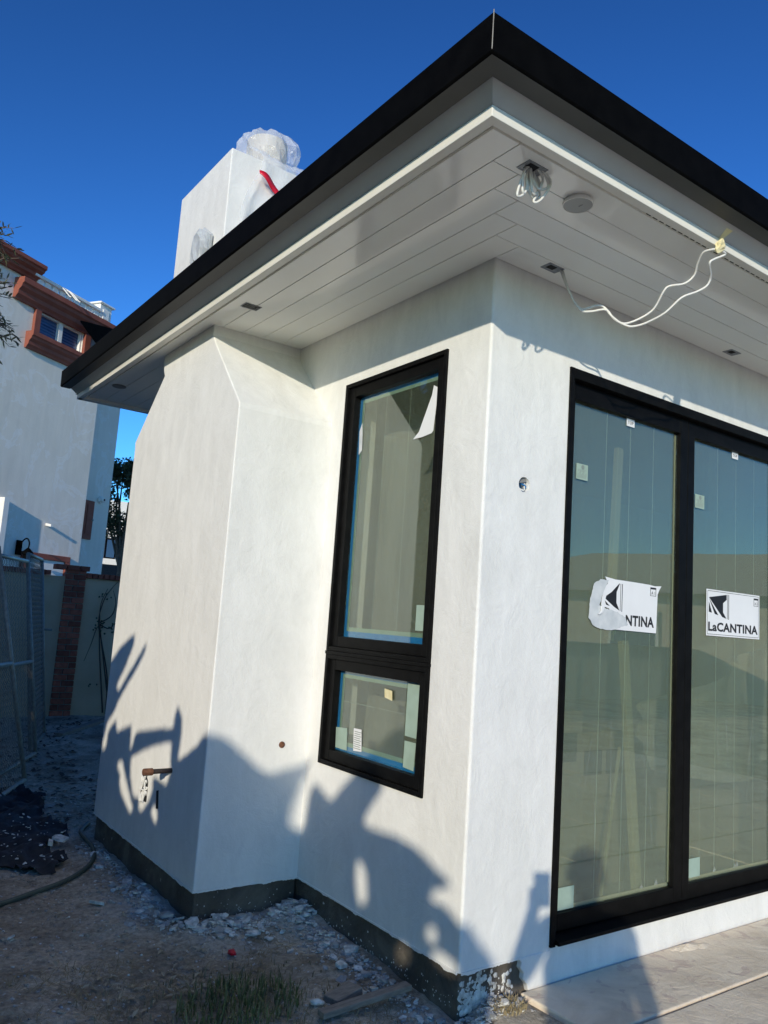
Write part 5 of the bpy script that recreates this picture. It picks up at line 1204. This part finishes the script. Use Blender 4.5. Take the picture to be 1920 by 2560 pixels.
    put('hair', V, [(j*n+k, j*n+(k+1)%n, (j+1)*n+(k+1)%n, (j+1)*n+k) for j in range(8) for k in range(n)], M['hair'], fig, smooth=True)
    for s_ in (-1,1):
        e = hc+lx*.032*s_+fx*.078-ZU*.005; MB().lathe([(.002,-.011),(.011,-.005),(.012,0),(.011,.005),(.002,.011)], e, 10).build('eye', M['paper'], fig)
        e = hc+lx*.084*s_-ZU*.015; MB().obox(e, lx, fx, ZU, .008, .016, .03).build('ear', M['skin'], fig, bevel=.006)
    MB().add([hc+fx*.085+ZU*.005, hc+fx*.088-ZU*.04+lx*.014, hc+fx*.112-ZU*.036, hc+fx*.088-ZU*.04-lx*.014], [(0,1,2),(0,2,3),(1,3,2)]).build('nose', M['skin'], fig)
    MB().obox(hc+fx*.088-ZU*.062, lx, fx, ZU, .022, .004, .005).build('mouth', M['terra'], fig, bevel=.003)
    V = []; n = 28; pv = P(0,0,0)
    for j, (z, a_, b_) in enumerate(((1.36,.15,.10),(1.25,.19,.13),(1.08,.17,.125),(.92,.20,.145),(.6,.215,.155),(.3,.23,.165),(.16,.235,.17))):
        for k in range(n):
            th = 2*math.pi*k/n; wv = 1+.035*math.sin(th*9)*min(1,j/4); V.append(pv+ZU*z+lx*a_*wv*math.cos(th)+fx*b_*wv*math.sin(th))
    put('long_coat', V, [(j*n+k, j*n+(k+1)%n, (j+1)*n+(k+1)%n, (j+1)*n+k) for j in range(6) for k in range(n)], M['cloth'], fig, smooth=True)
    ph = tag(empty('phone', CAM-fw*.02), 'black phone held up by the photographer', 'phone')
    pc = CAM-fw*.022-ZU*.035
    MB().obox(pc, RX, UX, fw, .0365, .074, .004).build('body', M['black'], ph, bevel=.003); MB().obox(pc-fw*.0045, RX, UX, fw, .033, .069, .0004).build('screen', M['bluepane'], ph)
person()

# ------------------------------------------------------------------ low garage on the left boundary (unseen, added to cut blue sky light)
gg = tag(empty('sky_blocker', (-6.2,5,-.16)), 'flat-roofed tan building added along the left boundary to block sky light, outside the picture', 'sky_blocker')
MB().box(-8,-5.0,2.3,7.9,-.5,4.3).build('wall', M['wallstucco'], gg); MB().box(-8.1,-4.85,2.2,8.0,4.3005,4.45).build('roof_slab', M['roof'], gg, bevel=.01)
for y in (3.4,5.6):
    gwi = MB().box(-4.999,-4.95,y,y+.9,1.3,2.4).build('window', M['nwhite'], gg); MB().box(-4.9495,-4.94,y+.07,y+.83,1.37,2.33).build('pane', M['bluepane'], gwi)
# ------------------------------------------------------------------ yard opposite the doors (seen as a reflection in the glass)
def hip(name, cx, cy, wx, wy, wh, rh, label, rot=0):
    root = tag(empty(name, (cx,cy,-.16)), label, 'house'); ca, sa = math.cos(rot), math.sin(rot)
    tf = lambda x, y, z: (cx+x*ca-y*sa, cy+x*sa+y*ca, z)
    def bx(n, m, par, *b):
        q_ = MB().box(*b); q_.v = [tf(*v) for v in q_.v]; return q_.build(n, m, par)
    bx('wall', M['tan'], root, -wx/2,wx/2,-wy/2,wy/2,-.5,wh)
    e = .5; V = [(-wx/2-e,-wy/2-e,wh),(wx/2+e,-wy/2-e,wh),(wx/2+e,wy/2+e,wh),(-wx/2-e,wy/2+e,wh),(-wx/2+wy/2,0,wh+rh),(wx/2-wy/2,0,wh+rh)]
    put('roof', [tf(*v) for v in V], [(0,1,5,4),(2,3,4,5),(3,0,4),(1,2,5),(3,2,1,0)], M['tanroof'], root)
    for x in (-wx*.3,0,wx*.3):
        wv = bx('window', M['nwhite'], root, x-.7,x+.7,wy/2+.001,wy/2+.05,.9,2.1); bx('pane', M['bluepane'], wv, x-.62,x+.62,wy/2+.0505,wy/2+.06,.98,2.02)
hip('tan_house', 21,-13, 15,9, 2.6,1.6, 'tan hip-roofed bungalow across the yard, mirrored in the door glass', R(72))
hip('tan_house', 9,-24, 13,8, 2.6,1.5, 'second tan bungalow farther along, mirrored in the left door pane', R(60))
yw = tag(empty('yard_wall', (10,-9,-.16)), 'plain tan block wall across the yard', 'wall'); MB().box(4,30,-10.2,-10,-.5,1.1).build('block_panel', M['tan'], yw); MB().box(3.95,30.05,-10.25,-9.95,1.101,1.16).build('coping', M['tanroof'], yw)

# the bookkeeping property is not part of the scene
for o in bpy.data.objects:
    if '_w' in o: del o['_w']
